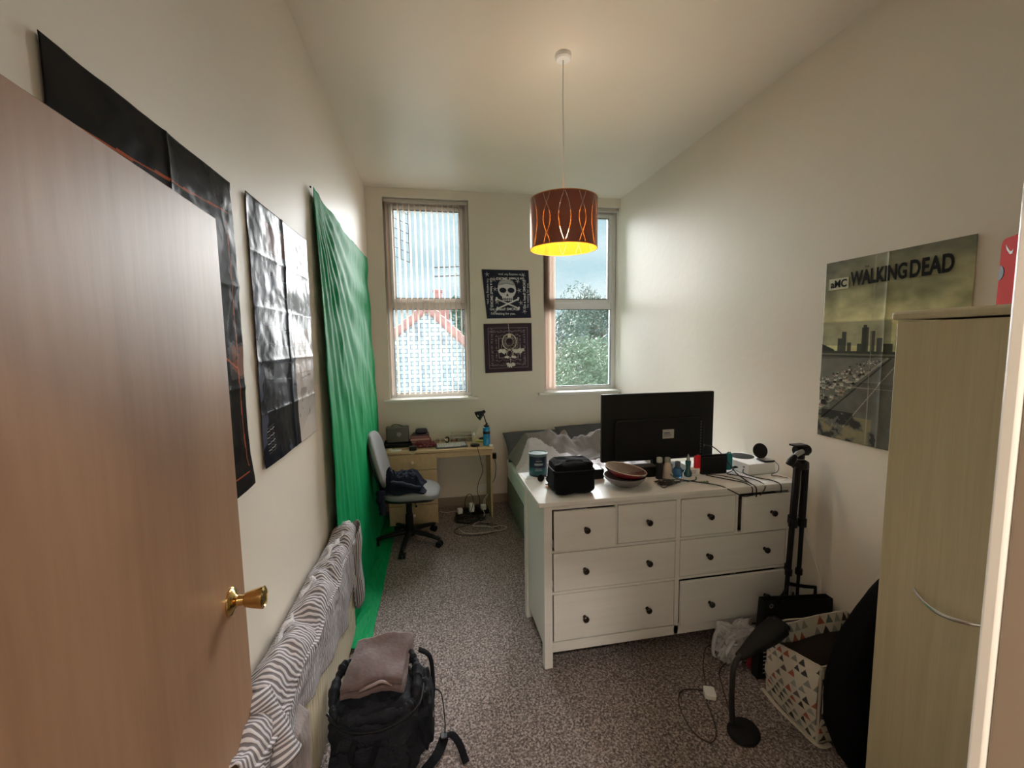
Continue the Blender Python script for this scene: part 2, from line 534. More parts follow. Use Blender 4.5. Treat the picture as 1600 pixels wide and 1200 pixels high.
def window(n, W, left_hidden=False):
    x0, x1, z0, z1 = W
    yf = YB + .11
    root = thing('window_%d' % n, None, None, ((x0 + x1) / 2, yf, z0))
    root['kind'] = 'structure'
    zm = 2.14
    f = .055
    b = MB()
    b.box(x0, x0 + f, yf, yf + .07, z0, z1); b.box(x1 - f, x1, yf, yf + .07, z0, z1)
    b.box(x0 + f, x1 - f, yf, yf + .07, z0, z0 + f); b.box(x0 + f, x1 - f, yf, yf + .07, z1 - f, z1)
    b.box(x0 + f, x1 - f, yf, yf + .07, zm - .035, zm + .035)
    b.build('window_frame', M_upvc, root, bevel=.006)
    s = .045
    a0, a1, c0, c1 = x0 + f - .004, x1 - f + .004, zm + .030, z1 - f + .004
    b = MB()
    b.box(a0, a0 + s, yf - .018, yf + .045, c0, c1); b.box(a1 - s, a1, yf - .018, yf + .045, c0, c1)
    b.box(a0 + s, a1 - s, yf - .018, yf + .045, c0, c0 + s); b.box(a0 + s, a1 - s, yf - .018, yf + .045, c1 - s, c1)
    sash = b.build('opening_sash', M_upvc, root, bevel=.006)
    MB().box(a0 + s, a1 - s, yf + .012, yf + .016, c0 + s, c1 - s).build('upper_pane', M_glass, sash, smooth=False)
    b = MB()
    for (p, q, r_, t) in ((x0 + f, x1 - f, z0 + f, zm - .035), (a0 + s, a1 - s, c0 + s, c1 - s)):
        yy = yf + .002 if r_ < zm else yf - .0175
        b.box(p, p + .005, yy - .002, yy + .02, r_, t); b.box(q - .005, q, yy - .002, yy + .02, r_, t)
        b.box(p, q, yy - .002, yy + .02, r_, r_ + .005); b.box(p, q, yy - .002, yy + .02, t - .005, t)
    b.build('rubber_seal', M_seal, root)
    MB().box(x0 + f, x1 - f, yf + .022, yf + .026, z0 + f, zm - .035).build('lower_pane', M_glass, root, smooth=False)
    h = MB()
    xc = (x0 + x1) / 2
    h.box(xc - .03, xc + .03, yf - .03, yf - .018, c0 + .010, c0 + .034)
    h.box(xc - .055, xc + .015, yf - .045, yf - .03, c0 + .012, c0 + .030)
    h.build('window_handle', M_upvc, sash, bevel=.004)
    b = MB()
    b.box(x0 - .0, x1 - (.001 if n == 2 else 0), YB - .0, yf, z0 - .0, z0 + .012)
    b.box(x0 - (.055 if n == 1 else .065), (x1 + .055) if n == 1 else XR - .001, YB - .055, YB, z0 - .020, z0 + .008)
    b.build('window_sill', M_trimw, root, bevel=.004)
window(1, W1)
window(2, W2)

# ------------------------------------------------------------------ outside
M_grass = mat('rough_grass', (0.10, 0.16, 0.06), 0.9, vary=(3, (0.2, 0.24, 0.12), 0.4, 0.7))
struct(MB().box(-40, 60, YB + 1.0, 90, -3.6, -3.5).build('ground', M_grass, smooth=False))

def brick_mat():
    m = bpy.data.materials.new('white_painted_brick')
    m.use_nodes = True
    nt = m.node_tree
    b = nt.nodes['Principled BSDF']; b.inputs['Roughness'].default_value = .8
    tc = N(nt, 'ShaderNodeTexCoord')
    mp = N(nt, 'ShaderNodeMapping'); mp.inputs['Rotation'].default_value = (R(90), 0, 0)
    br = N(nt, 'ShaderNodeTexBrick')
    br.inputs['Scale'].default_value = 1.0
    br.inputs['Brick Width'].default_value = .150; br.inputs['Row Height'].default_value = .090
    br.inputs['Mortar Size'].default_value = .010; br.inputs['Mortar Smooth'].default_value = .3
    br.inputs['Color1'].default_value = (.70, .76, .82, 1); br.inputs['Color2'].default_value = (.56, .62, .69, 1); br.inputs['Mortar'].default_value = (.22, .26, .31, 1)
    n = N(nt, 'ShaderNodeTexNoise'); n.inputs['Scale'].default_value = 2.2; n.inputs['Detail'].default_value = 7
    r = N(nt, 'ShaderNodeValToRGB'); r.color_ramp.elements[0].position = .36; r.color_ramp.elements[0].color = (.38, .42, .48, 1)
    r.color_ramp.elements[1].position = .5; r.color_ramp.elements[1].color = (1, 1, 1, 1)
    x = N(nt, 'ShaderNodeMix', data_type='RGBA', blend_type='MULTIPLY'); x.inputs[0].default_value = .8
    L = nt.links.new
    L(tc.outputs['Object'], mp.inputs[0]); L(mp.outputs[0], br.inputs['Vector']); L(tc.outputs['Object'], n.inputs['Vector'])
    L(n.outputs['Fac'], r.inputs['Fac']); L(br.outputs['Color'], x.inputs[6]); L(r.outputs['Color'], x.inputs[7]); L(x.outputs[2], b.inputs['Base Color'])
    return m
M_brick = brick_mat()
M_tile = mat('red_clay_tile', (0.58, 0.27, 0.25), 0.7, bump=(30, .3))
M_dark = mat('dark_metal', (0.05, 0.05, 0.06), 0.5, 0.3)
def house():
    yh = 9.5
    ax, az = -.06, 2.48          # apex
    root = thing('neighbouring_house', 'white painted brick gable with red clay verge tiles outside the blinds window', 'house', (ax, yh, -3.5))
    lx, lz, rx, rz = -3.6, -.42, 2.2, .30
    MB().prism([(lx, -3.5), (rx, -3.5), (rx, rz), (ax, az), (lx, lz)], 'y', yh, yh + .3).build('gable_wall', M_brick, root, smooth=False)
    b = MB()
    for (ex, ez) in ((lx, lz), (rx, rz)):
        L_ = math.hypot(ex - ax, ez - az); n = int(L_ / .27)
        for i in range(n):
            t0, t1 = i / n, (i + 1.12) / n
            p0 = Vector((ax + (ex - ax) * t0, yh - .03, az + (ez - az) * t0 + .03)); p1 = Vector((ax + (ex - ax) * t1, yh - .03, az + (ez - az) * t1 + .055))
            b.tube([p0, p1], [.085, .10], 12)
    b.build('roof_verge', M_tile, root)
    b = MB()
    b.add([(ax, yh, az + .03), (ax, yh + 3.2, az + .03), (rx, yh + 3.2, rz), (rx, yh, rz), (lx, yh + 3.2, lz), (lx, yh, lz)], [(0, 1, 2, 3), (0, 5, 4, 1)])
    b.build('roof', M_tile, root, solid=.06)
    b = MB()
    b.box(ax + .02, ax + .52, yh + 1.4, yh + 1.9, az - .4, az + .10)
    b.build('chimney', M_tile, root)
    b = MB().lathe([(.13, 0), (.12, .22), (.10, .42), (.13, .44), (.13, .49), (.09, .50)], c=(ax + .26, yh + 1.65, az + .10), n=16)
    b.build('chimney_pot', M_tile, root)
    # TV antenna on the chimney
    root2 = thing('tv_antenna', 'thin television antenna above the chimney behind the window blinds', 'antenna', (ax + .9, yh + 1.65, az))
    b = MB().cyl((ax + .9, yh + 1.65, az - .3), (ax + .9, yh + 1.65, az + 1.25), .018, n=8)
    b.build('mast', M_dark, root2)
    b = MB()
    for zz in (1.20, .98):
        b.tube([(ax + .15, yh + 1.65, az + zz - .05), (ax + 1.05, yh + 1.65, az + zz)], .014, 6)
        for k in range(6):
            x_ = ax + .9 - .14 * k + .1
            b.tube([(x_, yh + 1.4, az + zz - .01), (x_, yh + 1.9, az + zz - .01)], .008, 5)
            b.tube([(x_, yh + 1.65, az + zz - .08), (x_, yh + 1.65, az + zz + .08)], .008, 5)
    b.build('element_rod', M_dark, root2)
house()
# lattice aerial seen at the top left of the blinds window
def lattice():
    y_ = 6.6
    root = thing('metal_trellis', 'dark metal lattice hanging outside top left of the blinds window', 'trellis', (-.78, y_, -3.5))
    b = MB()
    for x_, zt, zb in ((-.50, 4.3, 3.03), (-.39, 4.3, 2.97), (-.27, 4.3, 2.92)):
        b.tube([(x_, y_, zt), (x_ , y_, zb)], .0065, 6)
    b.build('upright', M_dark, root)
    MB().cyl((-.78, y_, -3.5), (-.78, y_, 4.4), .03, n=10).build('mast', M_dark, root)
    b = MB()
    for k in range(8):
        z_ = 3.02 + .135 * k
        b.tube([(-.78, y_, z_ + .12), (-.27, y_, z_ - .09)], .0055, 6)
    b.build('crossbar', M_dark, root)
lattice()

def tree(name, label, c, rx_, rz_, n, col, leaf=.07, trunk=True, seed=1, cone=False, group=None, nbr=14):
    rnd = random.Random(seed)
    root = thing(name, label, 'tree', (c[0], c[1], -3.5), group=group)
    if trunk:
        t = MB().tube([(c[0], c[1], -3.5), (c[0] + .1, c[1], (c[2] - 3.5) / 2), (c[0], c[1], c[2] + rz_ * .5)], [.16, .12, .04], 10)
        for k in range(nbr):
            a = rnd.random() * 2 * PI; zz = c[2] - rz_ * .6 + rz_ * 1.1 * rnd.random()
            t.tube([(c[0], c[1], zz), (c[0] + math.cos(a) * rx_ * .5, c[1] + math.sin(a) * rx_ * .5, zz + .3), (c[0] + math.cos(a) * rx_ * .85, c[1] + math.sin(a) * rx_ * .85, zz + .55)], [.04, .025, .008], 6)
        t.build('trunk', mat('tree_bark', (.16, .13, .10), .9), root)
    vs, fs = [], []
    cl = [(rnd.gauss(0, .45), rnd.gauss(0, .45), rnd.uniform(-1, 1), rnd.uniform(.16, .34)) for _ in range(70)]
    for i in range(n):
        q = cl[rnd.randrange(70)]
        d = Vector((rnd.gauss(0, 1), rnd.gauss(0, 1), rnd.gauss(0, 1))).normalized() * (rnd.random() ** .4) * q[3]
        k = (1 - .75 * (q[2] + 1) / 2) if cone else math.sqrt(max(.05, 1 - q[2] ** 2 * .8))
        p = Vector((c[0] + (q[0] * k + d.x) * rx_, c[1] + (q[1] * k + d.y) * rx_, c[2] + (q[2] * .85 + d.z) * rz_))
        a = Vector((rnd.gauss(0, 1), rnd.gauss(0, 1), rnd.gauss(0, 1))).normalized(); e = a.orthogonal().normalized()
        s_ = leaf * rnd.uniform(.6, 1.3)
        o = len(vs)
        vs += [p - a * s_, p + e * s_ * .35, p + a * s_, p - e * s_ * .35]
        fs.append((o, o + 1, o + 2, o + 3))
    g = MB(); g.add(vs, fs)
    g.build('foliage', mat('leaves_' + name + str(seed), col, .6, vary=(1.5, tuple(x * .45 for x in col), .35, .7)), root, smooth=False)
    return root
tree('conifer_tree', 'dark green conifer behind the gable outside the blinds window', (1.25, 15.6, .9), 1.35, 2.7, 5000, (.14, .25, .19), leaf=.10, seed=3, cone=True)
tree('bush', 'pale green dense bush filling the lower half of the right hand window', (2.80, 7.6, .42), 1.25, 1.35, 26000, (.27, .36, .24), leaf=.042, seed=5, nbr=0)
tree('bush', 'taller grey green tree behind the bush in the right hand window', (4.75, 11.6, 1.15), 1.7, 1.9, 18000, (.20, .28, .22), leaf=.06, seed=8)
def bare():
    rnd = random.Random(4)
    root = thing('bare_tree', 'thinly leaved tree crown standing against the sky in the right hand window', 'tree', (6.1, 14.9, -3.5))
    b = MB()
    def br(p, d, L_, r_, k):
        q = p + d * L_
        b.tube([p, p + d * L_ * .5 + Vector((rnd.uniform(-.04, .04), 0, 0)), q], [r_, r_ * .85, r_ * .65], 6)
        if k:
            for _ in range(3 if k > 1 else 4):
                nd = (d + Vector((rnd.uniform(-.75, .75), rnd.uniform(-.75, .75), rnd.uniform(-.2, .6)))).normalized()
                br(q if _ else p + d * L_ * .7, nd, L_ * rnd.uniform(.6, .8), r_ * .6, k - 1)
    br(Vector((6.1, 14.9, -3.5)), Vector((0, 0, 1)), 3.0, .14, 0)
    br(Vector((6.1, 14.9, -.6)), Vector((-.1, 0, 1)), 1.5, .11, 5)
    b.build('branch', mat('tree_bark', (.16, .13, .10), .9), root)
bare()
# distant terrace beyond the bushes
b = thing('distant_house', 'pinkish brick house far behind the bushes in the right hand window', 'house', (9.0, 24, -3.5))
MB().box(7.0, 11.8, 24, 28, -3.5, 1.6).build('wall', mat('pink_brick', (.55, .40, .36), .9), b, smooth=False)
MB().prism([(23.7, 1.6), (28.3, 1.6), (26, 3.0)], 'x', 6.8, 12.0).build('roof', mat('slate_roof', (.25, .27, .32), .7), b, smooth=False)

# ------------------------------------------------------------------ pendant lamp and added hall fill lamp
def drum_shade_mat():
    m = bpy.data.materials.new('rust_lamp_card')
    m.use_nodes = True
    nt = m.node_tree
    b = nt.nodes['Principled BSDF']
    b.inputs['Base Color'].default_value = (.20, .062, .045, 1)
    b.inputs['Roughness'].default_value = .28
    g = N(nt, 'ShaderNodeNewGeometry')
    i = N(nt, 'ShaderNodeBsdfDiffuse'); i.inputs[0].default_value = (.60, .20, .015, 1)
    t = N(nt, 'ShaderNodeBsdfTranslucent'); t.inputs[0].default_value = (.6, .18, .07, 1)
    x0 = N(nt, 'ShaderNodeMixShader'); x0.inputs[0].default_value = .004
    x = N(nt, 'ShaderNodeMixShader')
    L = nt.links.new
    L(b.outputs[0], x0.inputs[1]); L(t.outputs[0], x0.inputs[2])
    L(g.outputs['Backfacing'], x.inputs[0]); L(x0.outputs[0], x.inputs[1]); L(i.outputs[0], x.inputs[2])
    at = N(nt, 'ShaderNodeAttribute', attribute_name='print'); tr = N(nt, 'ShaderNodeBsdfTransparent')
    xh = N(nt, 'ShaderNodeMixShader')
    L(at.outputs['Fac'], xh.inputs[0]); L(x.outputs[0], xh.inputs[1]); L(tr.outputs[0], xh.inputs[2])
    L(xh.outputs[0], nt.nodes['Material Output'].inputs[0])
    return m
LX, LY = .743, 2.368
def pendant():
    root = thing('pendant_lamp', 'rust red drum pendant lamp with punched wave pattern hanging from the ceiling', 'lamp', (LX, LY, H))
    MB().lathe([(0, 0), (.043, 0), (.043, -.022), (.036, -.030), (0, -.031)], c=(LX, LY, H)).build('ceiling_rose', M_whitepl, root)
    MB().tube(spline([(LX, LY, H - .03), (LX - .002, LY, 3.0), (LX + .002, LY, 2.8), (LX, LY, 2.47)], 4), .0035, 8).build('cord', M_whitepl, root)
    zt, zb, rr = 2.525, 2.262, .186
    # shade wall, open top and bottom; rows of punched holes follow crossing waves
    im = Img(900, 190, (0, 0, 0))
    for k in range(12):
        a0 = (R(-105.5) + 2 * PI * k / 12) % (2 * PI)
        lens = k % 2 == 0
        for sgn in (-1, 1):
            for i in range(34):
                t = .04 + .92 * i / 33
                a = a0 + sgn * (.17 * math.sin(PI * t) if lens else .115 * math.cos(PI * t * 1.75 + .35))
                uu = (a % (2 * PI)) / (2 * PI)
                hw, hh = 1.05 / 900, 1.1 / 190
                xi = im.X[0]; c0 = np.where(abs(xi - uu) <= hw)[0]; yi = im.Y[:, 0]; r0 = np.where(abs(yi - t) <= hh)[0]
                if len(c0) and len(r0): im.a[r0[0]:r0[-1] + 1, c0[0]:c0[-1] + 1] = 1.0
    shade = printed('lamp_shade', im.a, lambda u, v: (LX + rr * math.cos(2 * PI * u), LY + rr * math.sin(2 * PI * u), zt + (zb - zt) * v), root, drum_shade_mat(), solid=0)
    for z in (zb, zt):
        pts = [(LX + rr * math.cos(2 * PI * j / 64), LY + rr * math.sin(2 * PI * j / 64), z) for j in range(65)]
        MB().tube(pts, .0022, 6).build('rim', mat('orange_rim', (.62, .30, .10), .5), shade)
    MB().lathe([(0, 2.50), (.018, 2.50), (.020, 2.44), (.016, 2.425), (0, 2.424)], c=(LX, LY, 0), n=16).build('lamp_holder', M_whitepl, root)
    b = MB()
    for a in (0, 120, 240):
        b.tube([(LX, LY, 2.46), (LX + rr * math.cos(R(a)), LY + rr * math.sin(R(a)), zt - .004)], .0016, 5)
    b.build('shade_ring', M_whitepl, shade)
    MB().lathe([(.0, 2.384), (.014, 2.38), (.016, 2.36), (.030, 2.33), (.032, 2.31), (.024, 2.285), (0, 2.278)], c=(LX, LY, .04), n=20).build('bulb', mat('lit_bulb', (1, .9, .7), .3, emit=(1, .72, .38, 9)), root)
    l = bpy.data.lights.new('bulb_light', 'POINT'); l.energy = 28; l.color = (1, .85, .67); l.shadow_soft_size = .034
    lo = bpy.data.objects.new('bulb_light', l); C.objects.link(lo); lo.location = (LX, LY, 2.335)
    lo.parent = root; lo.location = (0, 0, 2.375 - H)
pendant()
def hall_fill():  # unseen fill lamp added in the hallway to brighten the room's near side
    root = thing('hall_fill_lamp', 'round fill lamp added unseen on the hallway ceiling outside the door', 'lamp', (.1, -1.2, H))
    MB().lathe([(0, 0), (.17, 0), (.17, -.02), (.15, -.05), (.0, -.07)], c=(.1, -1.2, H)).build('diffuser', mat('lit_diffuser', (1, .95, .85), .4, emit=(1, .78, .55, 1.5)), root)
    l = bpy.data.lights.new('hall_fill_light', 'AREA'); l.shape = 'DISK'; l.size = .3; l.energy = 36; l.color = (1, .90, .80)
    lo = bpy.data.objects.new('hall_fill_light', l); C.objects.link(lo); lo.parent = root; lo.location = (0, 0, -.085)
hall_fill()

# ------------------------------------------------------------------ vertical blinds
M_slat = mat('peach_blind_fabric', (.82, .70, .62), .7)
def _sl():
    nt = M_slat.node_tree
    t = N(nt, 'ShaderNodeBsdfTranslucent'); t.inputs[0].default_value = (.66, .60, .55, 1)
    x = N(nt, 'ShaderNodeMixShader'); x.inputs[0].default_value = .35
    nt.links.new(nt.nodes['Principled BSDF'].outputs[0], x.inputs[1]); nt.links.new(t.outputs[0], x.inputs[2]); nt.links.new(x.outputs[0], nt.nodes['Material Output'].inputs[0])
_sl()
def blinds(name, label, x0, x1, z0, z1, xs, ang, w_=.089):
    y = YB + .055
    root = thing(name, label, 'blind', ((x0 + x1) / 2, y, z1))
    MB().box(x0, x1, y - .02, y + .02, z1 - .035, z1).build('head_rail', mat('grey_rail', (.50, .47, .44), .4), root, bevel=.004)
    for i, x in enumerate(xs):
        a = ang(i)
        dx, dy = math.cos(a) * w_ / 2, math.sin(a) * w_ / 2
        b = MB()
        nseg = 6
        vs = []
        for k in range(2):
            z = z1 - .045 if k == 0 else z0
            for j in range(nseg + 1):
                t = j / nseg * 2 - 1
                bow = (1 - t * t) * .006
                vs.append((x + dx * t - math.sin(a) * bow, y + dy * t + math.cos(a) * bow, z))
        b.add(vs, [(j, j + 1, nseg + 2 + j, nseg + 1 + j) for j in range(nseg)])
        b.box(x - .004, x + .004, y - .004, y + .004, z1 - .047, z1 - .033)
        b.box(x - abs(dx) - .001, x + abs(dx) + .001, y - abs(dy) * 0 - .003, y + .003, z0 - .001, z0 + .030) if False else None
        o = b.build('louvre', M_slat, root)
    c = MB()
    c.tube([(x1 - .02, y - .03, z1 - .03), (x1 - .02, y - .03, z0 + .25), (x1 - .015, y - .035, z0 + .22), (x1 - .01, y - .03, z0 + .25), (x1 - .01, y - .03, z1 - .03)], .0018, 5)
    c.build('cord', M_whitepl, root)
    return root
n = 15
blinds('vertical_blind', 'open vertical louvre blind spread across the left hand window', W1[0] + .004, W1[1] - .004, W1[2] + .045, W1[3] - .004,
       [W1[0] + .035 + (W1[1] - W1[0] - .07) * i / (n - 1) for i in range(n)], lambda i: R(79))
blinds('vertical_blind', 'peach vertical blind bunched up at the left side of the right hand window', W2[0] + .004, W2[1] - .004, W2[2] + .035, W2[3] - .004,
       [W2[0] + .030 + .014 * i for i in range(9)], lambda i: R(62 + 4 * math.sin(i * 1.7)))

# ------------------------------------------------------------------ bandanas and dream catcher
def cloth_fn(tl, tr, br, bl, off=(0, -1, 0), amp=.004, seed=0.0, base=.006):
    tl, tr, br, bl = map(Vector, (tl, tr, br, bl)); off = Vector(off)
    def fn(u, v):
        p = (tl * (1 - u) + tr * u) * (1 - v) + (bl * (1 - u) + br * u) * v
        return p + off * (base + amp * (fbm(u * 2.2 + seed, v * 2.2, seed) + .5))
    return fn
W_ = (.72, .72, .74)
def skull_bandana():
    im = Img(150, 150, (.012, .014, .035))
    im.ell(.5, .40, .20, .19, W_, .9); im.poly([(.37, .5), (.63, .5), (.61, .64), (.39, .64)], W_, .9)
    D = (.012, .014, .035)
    im.ell(.41, .42, .075, .055, D); im.ell(.59, .42, .075, .055, D)
    im.poly([(.5, .48), (.47, .54), (.53, .54)], D)
    for k in range(5): im.line(.42 + .04 * k, .575, .42 + .04 * k, .635, .004, D)
    im.line(.39, .60, .61, .60, .004, D)
    im.poly([(.30, .33), (.36, .22), (.50, .19), (.64, .22), (.70, .33), (.50, .29)], (.35, .36, .40), .8)
    for k in range(8): im.ell(.36 + .04 * k, .27 + .008 * abs(k - 3.5), .010, .010, D)
    for sx_ in (1, -1):
        a, bx = .5 - .24 * sx_, .5 + .24 * sx_
        im.line(a, .60, bx, .80, .016, W_, .85); im.line(bx, .60, a, .80, .016, W_, .85) if sx_ == 1 else None
    for (x, y) in ((.26, .60), (.74, .60), (.26, .80), (.74, .80)):
        im.ell(x, y - .02, .022, .022, W_); im.ell(x - .015, y + .015, .022, .022, W_)
    for (x, y) in ((.10, .10), (.88, .10), (.24, .20), (.75, .23), (.24, .40), (.77, .42), (.26, .66), (.79, .68), (.20, .87), (.86, .86)):
        for k in range(5):
            a = k * 2 * PI / 5 + x * 9
            im.line(x, y, x + .045 * math.cos(a), y + .045 * math.sin(a), .006, W_, .6)
    root = thing('skull_bandana', 'navy bandana printed with a white skull and crossbones pinned to the back wall', 'bandana', (.8, YB, 2.25))
    fn = cloth_fn((.540, YB, 2.505), (1.035, YB, 2.503), (1.060, YB, 2.005), (.585, YB, 2.000), seed=2.0)
    printed('printed_cloth', im.a, fn, root, M_clothp)
    wt = mat('white_textile_ink', W_, .8)
    yy = YB - .0135
    text_part('Go a head! SMOKE', root, frame_M((.615, yy, 2.085), (1, 0, 0), (0, 0, 1)), .038, wt, bold=.0008)
    text_part("I'm waiting for you.", root, frame_M((.625, yy, 2.040), (1, 0, 0), (0, 0, 1)), .034, wt, bold=.0004)
    text_part('Go a head! SMOKE', root, frame_M((.990, yy, 2.425), (-1, 0, 0), (0, 0, -1)), .038, wt, bold=.0008)
    text_part("I'm waiting for you.", root, frame_M((.970, yy, 2.465), (-1, 0, 0), (0, 0, -1)), .034, wt)
    text_part('Go a head! SMOKE', root, frame_M((1.000, yy, 2.10), (0, 0, 1), (-1, 0, 0)), .038, wt, bold=.0008)
    text_part("I'm waiting for you.", root, frame_M((1.035, yy, 2.11), (0, 0, 1), (-1, 0, 0)), .034, wt)
    text_part('Go a head! SMOKE', root, frame_M((.625, yy, 2.42), (0, 0, -1), (1, 0, 0)), .038, wt, bold=.0008)
    text_part("I'm waiting for you.", root, frame_M((.590, yy, 2.41), (0, 0, -1), (1, 0, 0)), .034, wt)
skull_bandana()
def paisley_bandana():
    P = (.042, .022, .040); W2_ = (.42, .36, .40)
    im = Img(150, 150, P)
    for q in (.09, .30):
        for (a, b_, c, d) in ((q, q, 1 - q, q), (q, 1 - q, 1 - q, 1 - q), (q, q, q, 1 - q), (1 - q, q, 1 - q, 1 - q)):
            im.line(a, b_, c, d, .005, W2_, .8)
    rs = random.Random(3)
    for k in range(26):
        t = k / 26
        for (x, y) in ((.13 + .74 * t, .16), (.13 + .74 * t, .84), (.16, .13 + .74 * t), (.84, .13 + .74 * t)):
            im.ell(x + rs.uniform(-.01, .01), y + rs.uniform(-.02, .02), .020, .012, W2_, .55, ring=.6)
    for k in range(14):
        t = .26 + .48 * k / 13
        for (x, y) in ((t, .25), (t, .75), (.25, t), (.75, t)):
            im.ell(x, y + .02 * math.sin(k * 1.5), .014, .014, W2_, .6, ring=.55)
    for k in range(70):
        im.ell(rs.uniform(.1, .9), rs.uniform(.1, .9), .006, .006, W2_, .5)
    for k in range(16):
        x, y = rs.uniform(.34, .66), rs.uniform(.34, .66)
        im.ell(x, y, .03, .018, W2_, .5, ring=.7)
    root = thing('paisley_bandana', 'dark purple bandana with white paisley border hanging below the skull bandana', 'bandana', (.8, YB, 1.68))
    printed('printed_cloth', im.a, cloth_fn((.546, YB, 1.945), (1.063, YB, 1.950), (1.068, YB, 1.437), (.556, YB, 1.425), seed=5.0), root, M_clothp)
paisley_bandana()
def dream_catcher():
    cx, cz, yy = .815, 1.755, YB - .035
    root = thing('dream_catcher', 'white feathered dream catcher hanging in front of the purple bandana', 'wall decoration', (cx, yy, cz))
    wcol = mat('cream_cotton_thread', (.72, .66, .55), .8)
    MB().tube([(cx + .075 * math.cos(2 * PI * k / 40), yy, cz + .082 * math.sin(2 * PI * k / 40)) for k in range(41)], .0045, 6).build('hoop', wcol, root)
    b = MB()
    for k in range(12):
        a0, a1 = 2 * PI * k / 12, 2 * PI * (k + 4) / 12
        b.tube([(cx + .075 * math.cos(a0), yy, cz + .082 * math.sin(a0)), (cx + .075 * math.cos(a1), yy, cz + .082 * math.sin(a1))], .0008, 4)
    b.build('web', wcol, root)
    b = MB().tube([(cx - .01, YB - .012, 2.0), (cx - .008, YB - .02, 1.95), (cx, yy, cz + .08)], .002, 5)
    b.box(cx - .018, cx + .018, yy - .008, yy - .003, cz + .045, cz + .085)
    b.build('hanging_cord', wcol, root)
    fm = mat('white_feather', (.88, .86, .82), .9)
    rnd = random.Random(5)
    MB().tube([(cx + .030 * math.cos(2 * PI * k / 20), yy, 1.625 + .040 * math.sin(2 * PI * k / 20)) for k in range(21)], .003, 6).build('small_hoop', wcol, root)
    for (fx, fz, s_) in ((cx - .085, 1.665, 1.0), (cx + .070, 1.665, .9), (cx + .115, 1.670, 1.0), (cx - .03, 1.60, .55), (cx + .045, 1.600, .55), (cx + .01, 1.520, 1.0)):
        f = MB()
        f.tube([(fx, yy, fz + .06), (fx, yy - .004, fz)], .0018, 5)
        for k in range(34):
            a = rnd.uniform(0, 2 * PI); e = rnd.uniform(-.9, .5)
            L_ = .052 * s_ * rnd.uniform(.6, 1.15)
            d = Vector((math.cos(a), -abs(math.sin(a)) * .4, -.2 + e * .8)).normalized()
            p = Vector((fx, yy - .004, fz))
            wv = d.cross(Vector((0, 1, .3))).normalized() * .011 * s_
            q = p + d * L_
            f.add([p, p + d * L_ * .5 + wv, q, p + d * L_ * .5 - wv], [(0, 1, 2, 3)])
        f.build('feather_tuft', fm, root)
dream_catcher()

# ------------------------------------------------------------------ green sheet on the left wall
def green_sheet():
    root = thing('green_sheet', 'bright green fabric sheet pinned to the left wall and trailing on the floor', 'fabric sheet', (XL + .02, 3.3, 0))
    y0, y1, zt = 2.435, 4.30, 2.555
    nu, nv = 170, 190
    def fn(u, v):
        s_ = v * 2.82                      # arc length down the cloth
        sag = .05 * math.sin(PI * u) * (1 - v) ** 2 * .4
        if s_ < 2.44: z = zt - s_ - sag; run = 0.0
        else:
            t = (s_ - 2.44) / .38
            z = max(.012, zt - 2.44 - .13 * math.sin(min(1, t * 2) * PI / 2) * 1.0)
            run = .005 + .150 * t ** 1.1
        # folds fan out from the top left corner and hang vertically lower down
        ang = math.atan2(v * 2.5 + .02, u * 1.9 + .02)
        fan = math.sin(ang * 34 + 3 * fbm(u * 3, v * 2)) * .007 * math.exp(-v * 1.6) * min(1, 6 * math.hypot(u, v))
        vert = .013 * ridge(u * 6 + .35 * fbm(u * 2, v * 1.5, 3) - v * .6, v * .5, 1.3) + .005 * ridge(u * 15 - v * 2, v * .8, 7.1)
        k = min(1, .25 + v * 1.6) * min(1, (1 - v) * 9 + .3)
        wr = .0018 * fbm(u * 14, v * 22, 2.0) + .002 * ridge(u * 6 + v * 4, v * 9, 5)
        x = XL + .012 + max(0, .022 * k + fan + vert * k + wr) + run
        y = y0 + (y1 - y0) * u + .025 * math.sin(v * 5) * u * v + (.12 * v * v if u > .5 else 0) * (u - .5) * 2
        if v > .86: y += (v - .86) * (u - .25) * .7
        x += .05 * max(0, v - .3) * (.4 + .6 * u)
        if z < .08: z = .010 + .006 * abs(fbm(u * 20, v * 30, 1)) + max(0, .02 * ridge(u * 8, v * 10, 4)) * (1 - t if s_ > 2.44 else 1)
        return (x, y, z)
    MB().grid(fn, nu, nv).build('hanging_cloth', mat('green_cotton', (.005, .27, .095), .6, bump=(30, .15, .004), spec=.06), root, solid=.002)
    for y_, z_ in ((y0 + .005, zt), (y1 - .005, zt - .01)):
        MB().lathe([(0, 0), (.005, 0), (.005, .006), (0, .008)], M=Matrix.Translation((XL + .006, y_, z_)) @ Matrix.Rotation(R(90), 4, 'Y'), n=10).build('push_pin', M_black, root)
green_sheet()

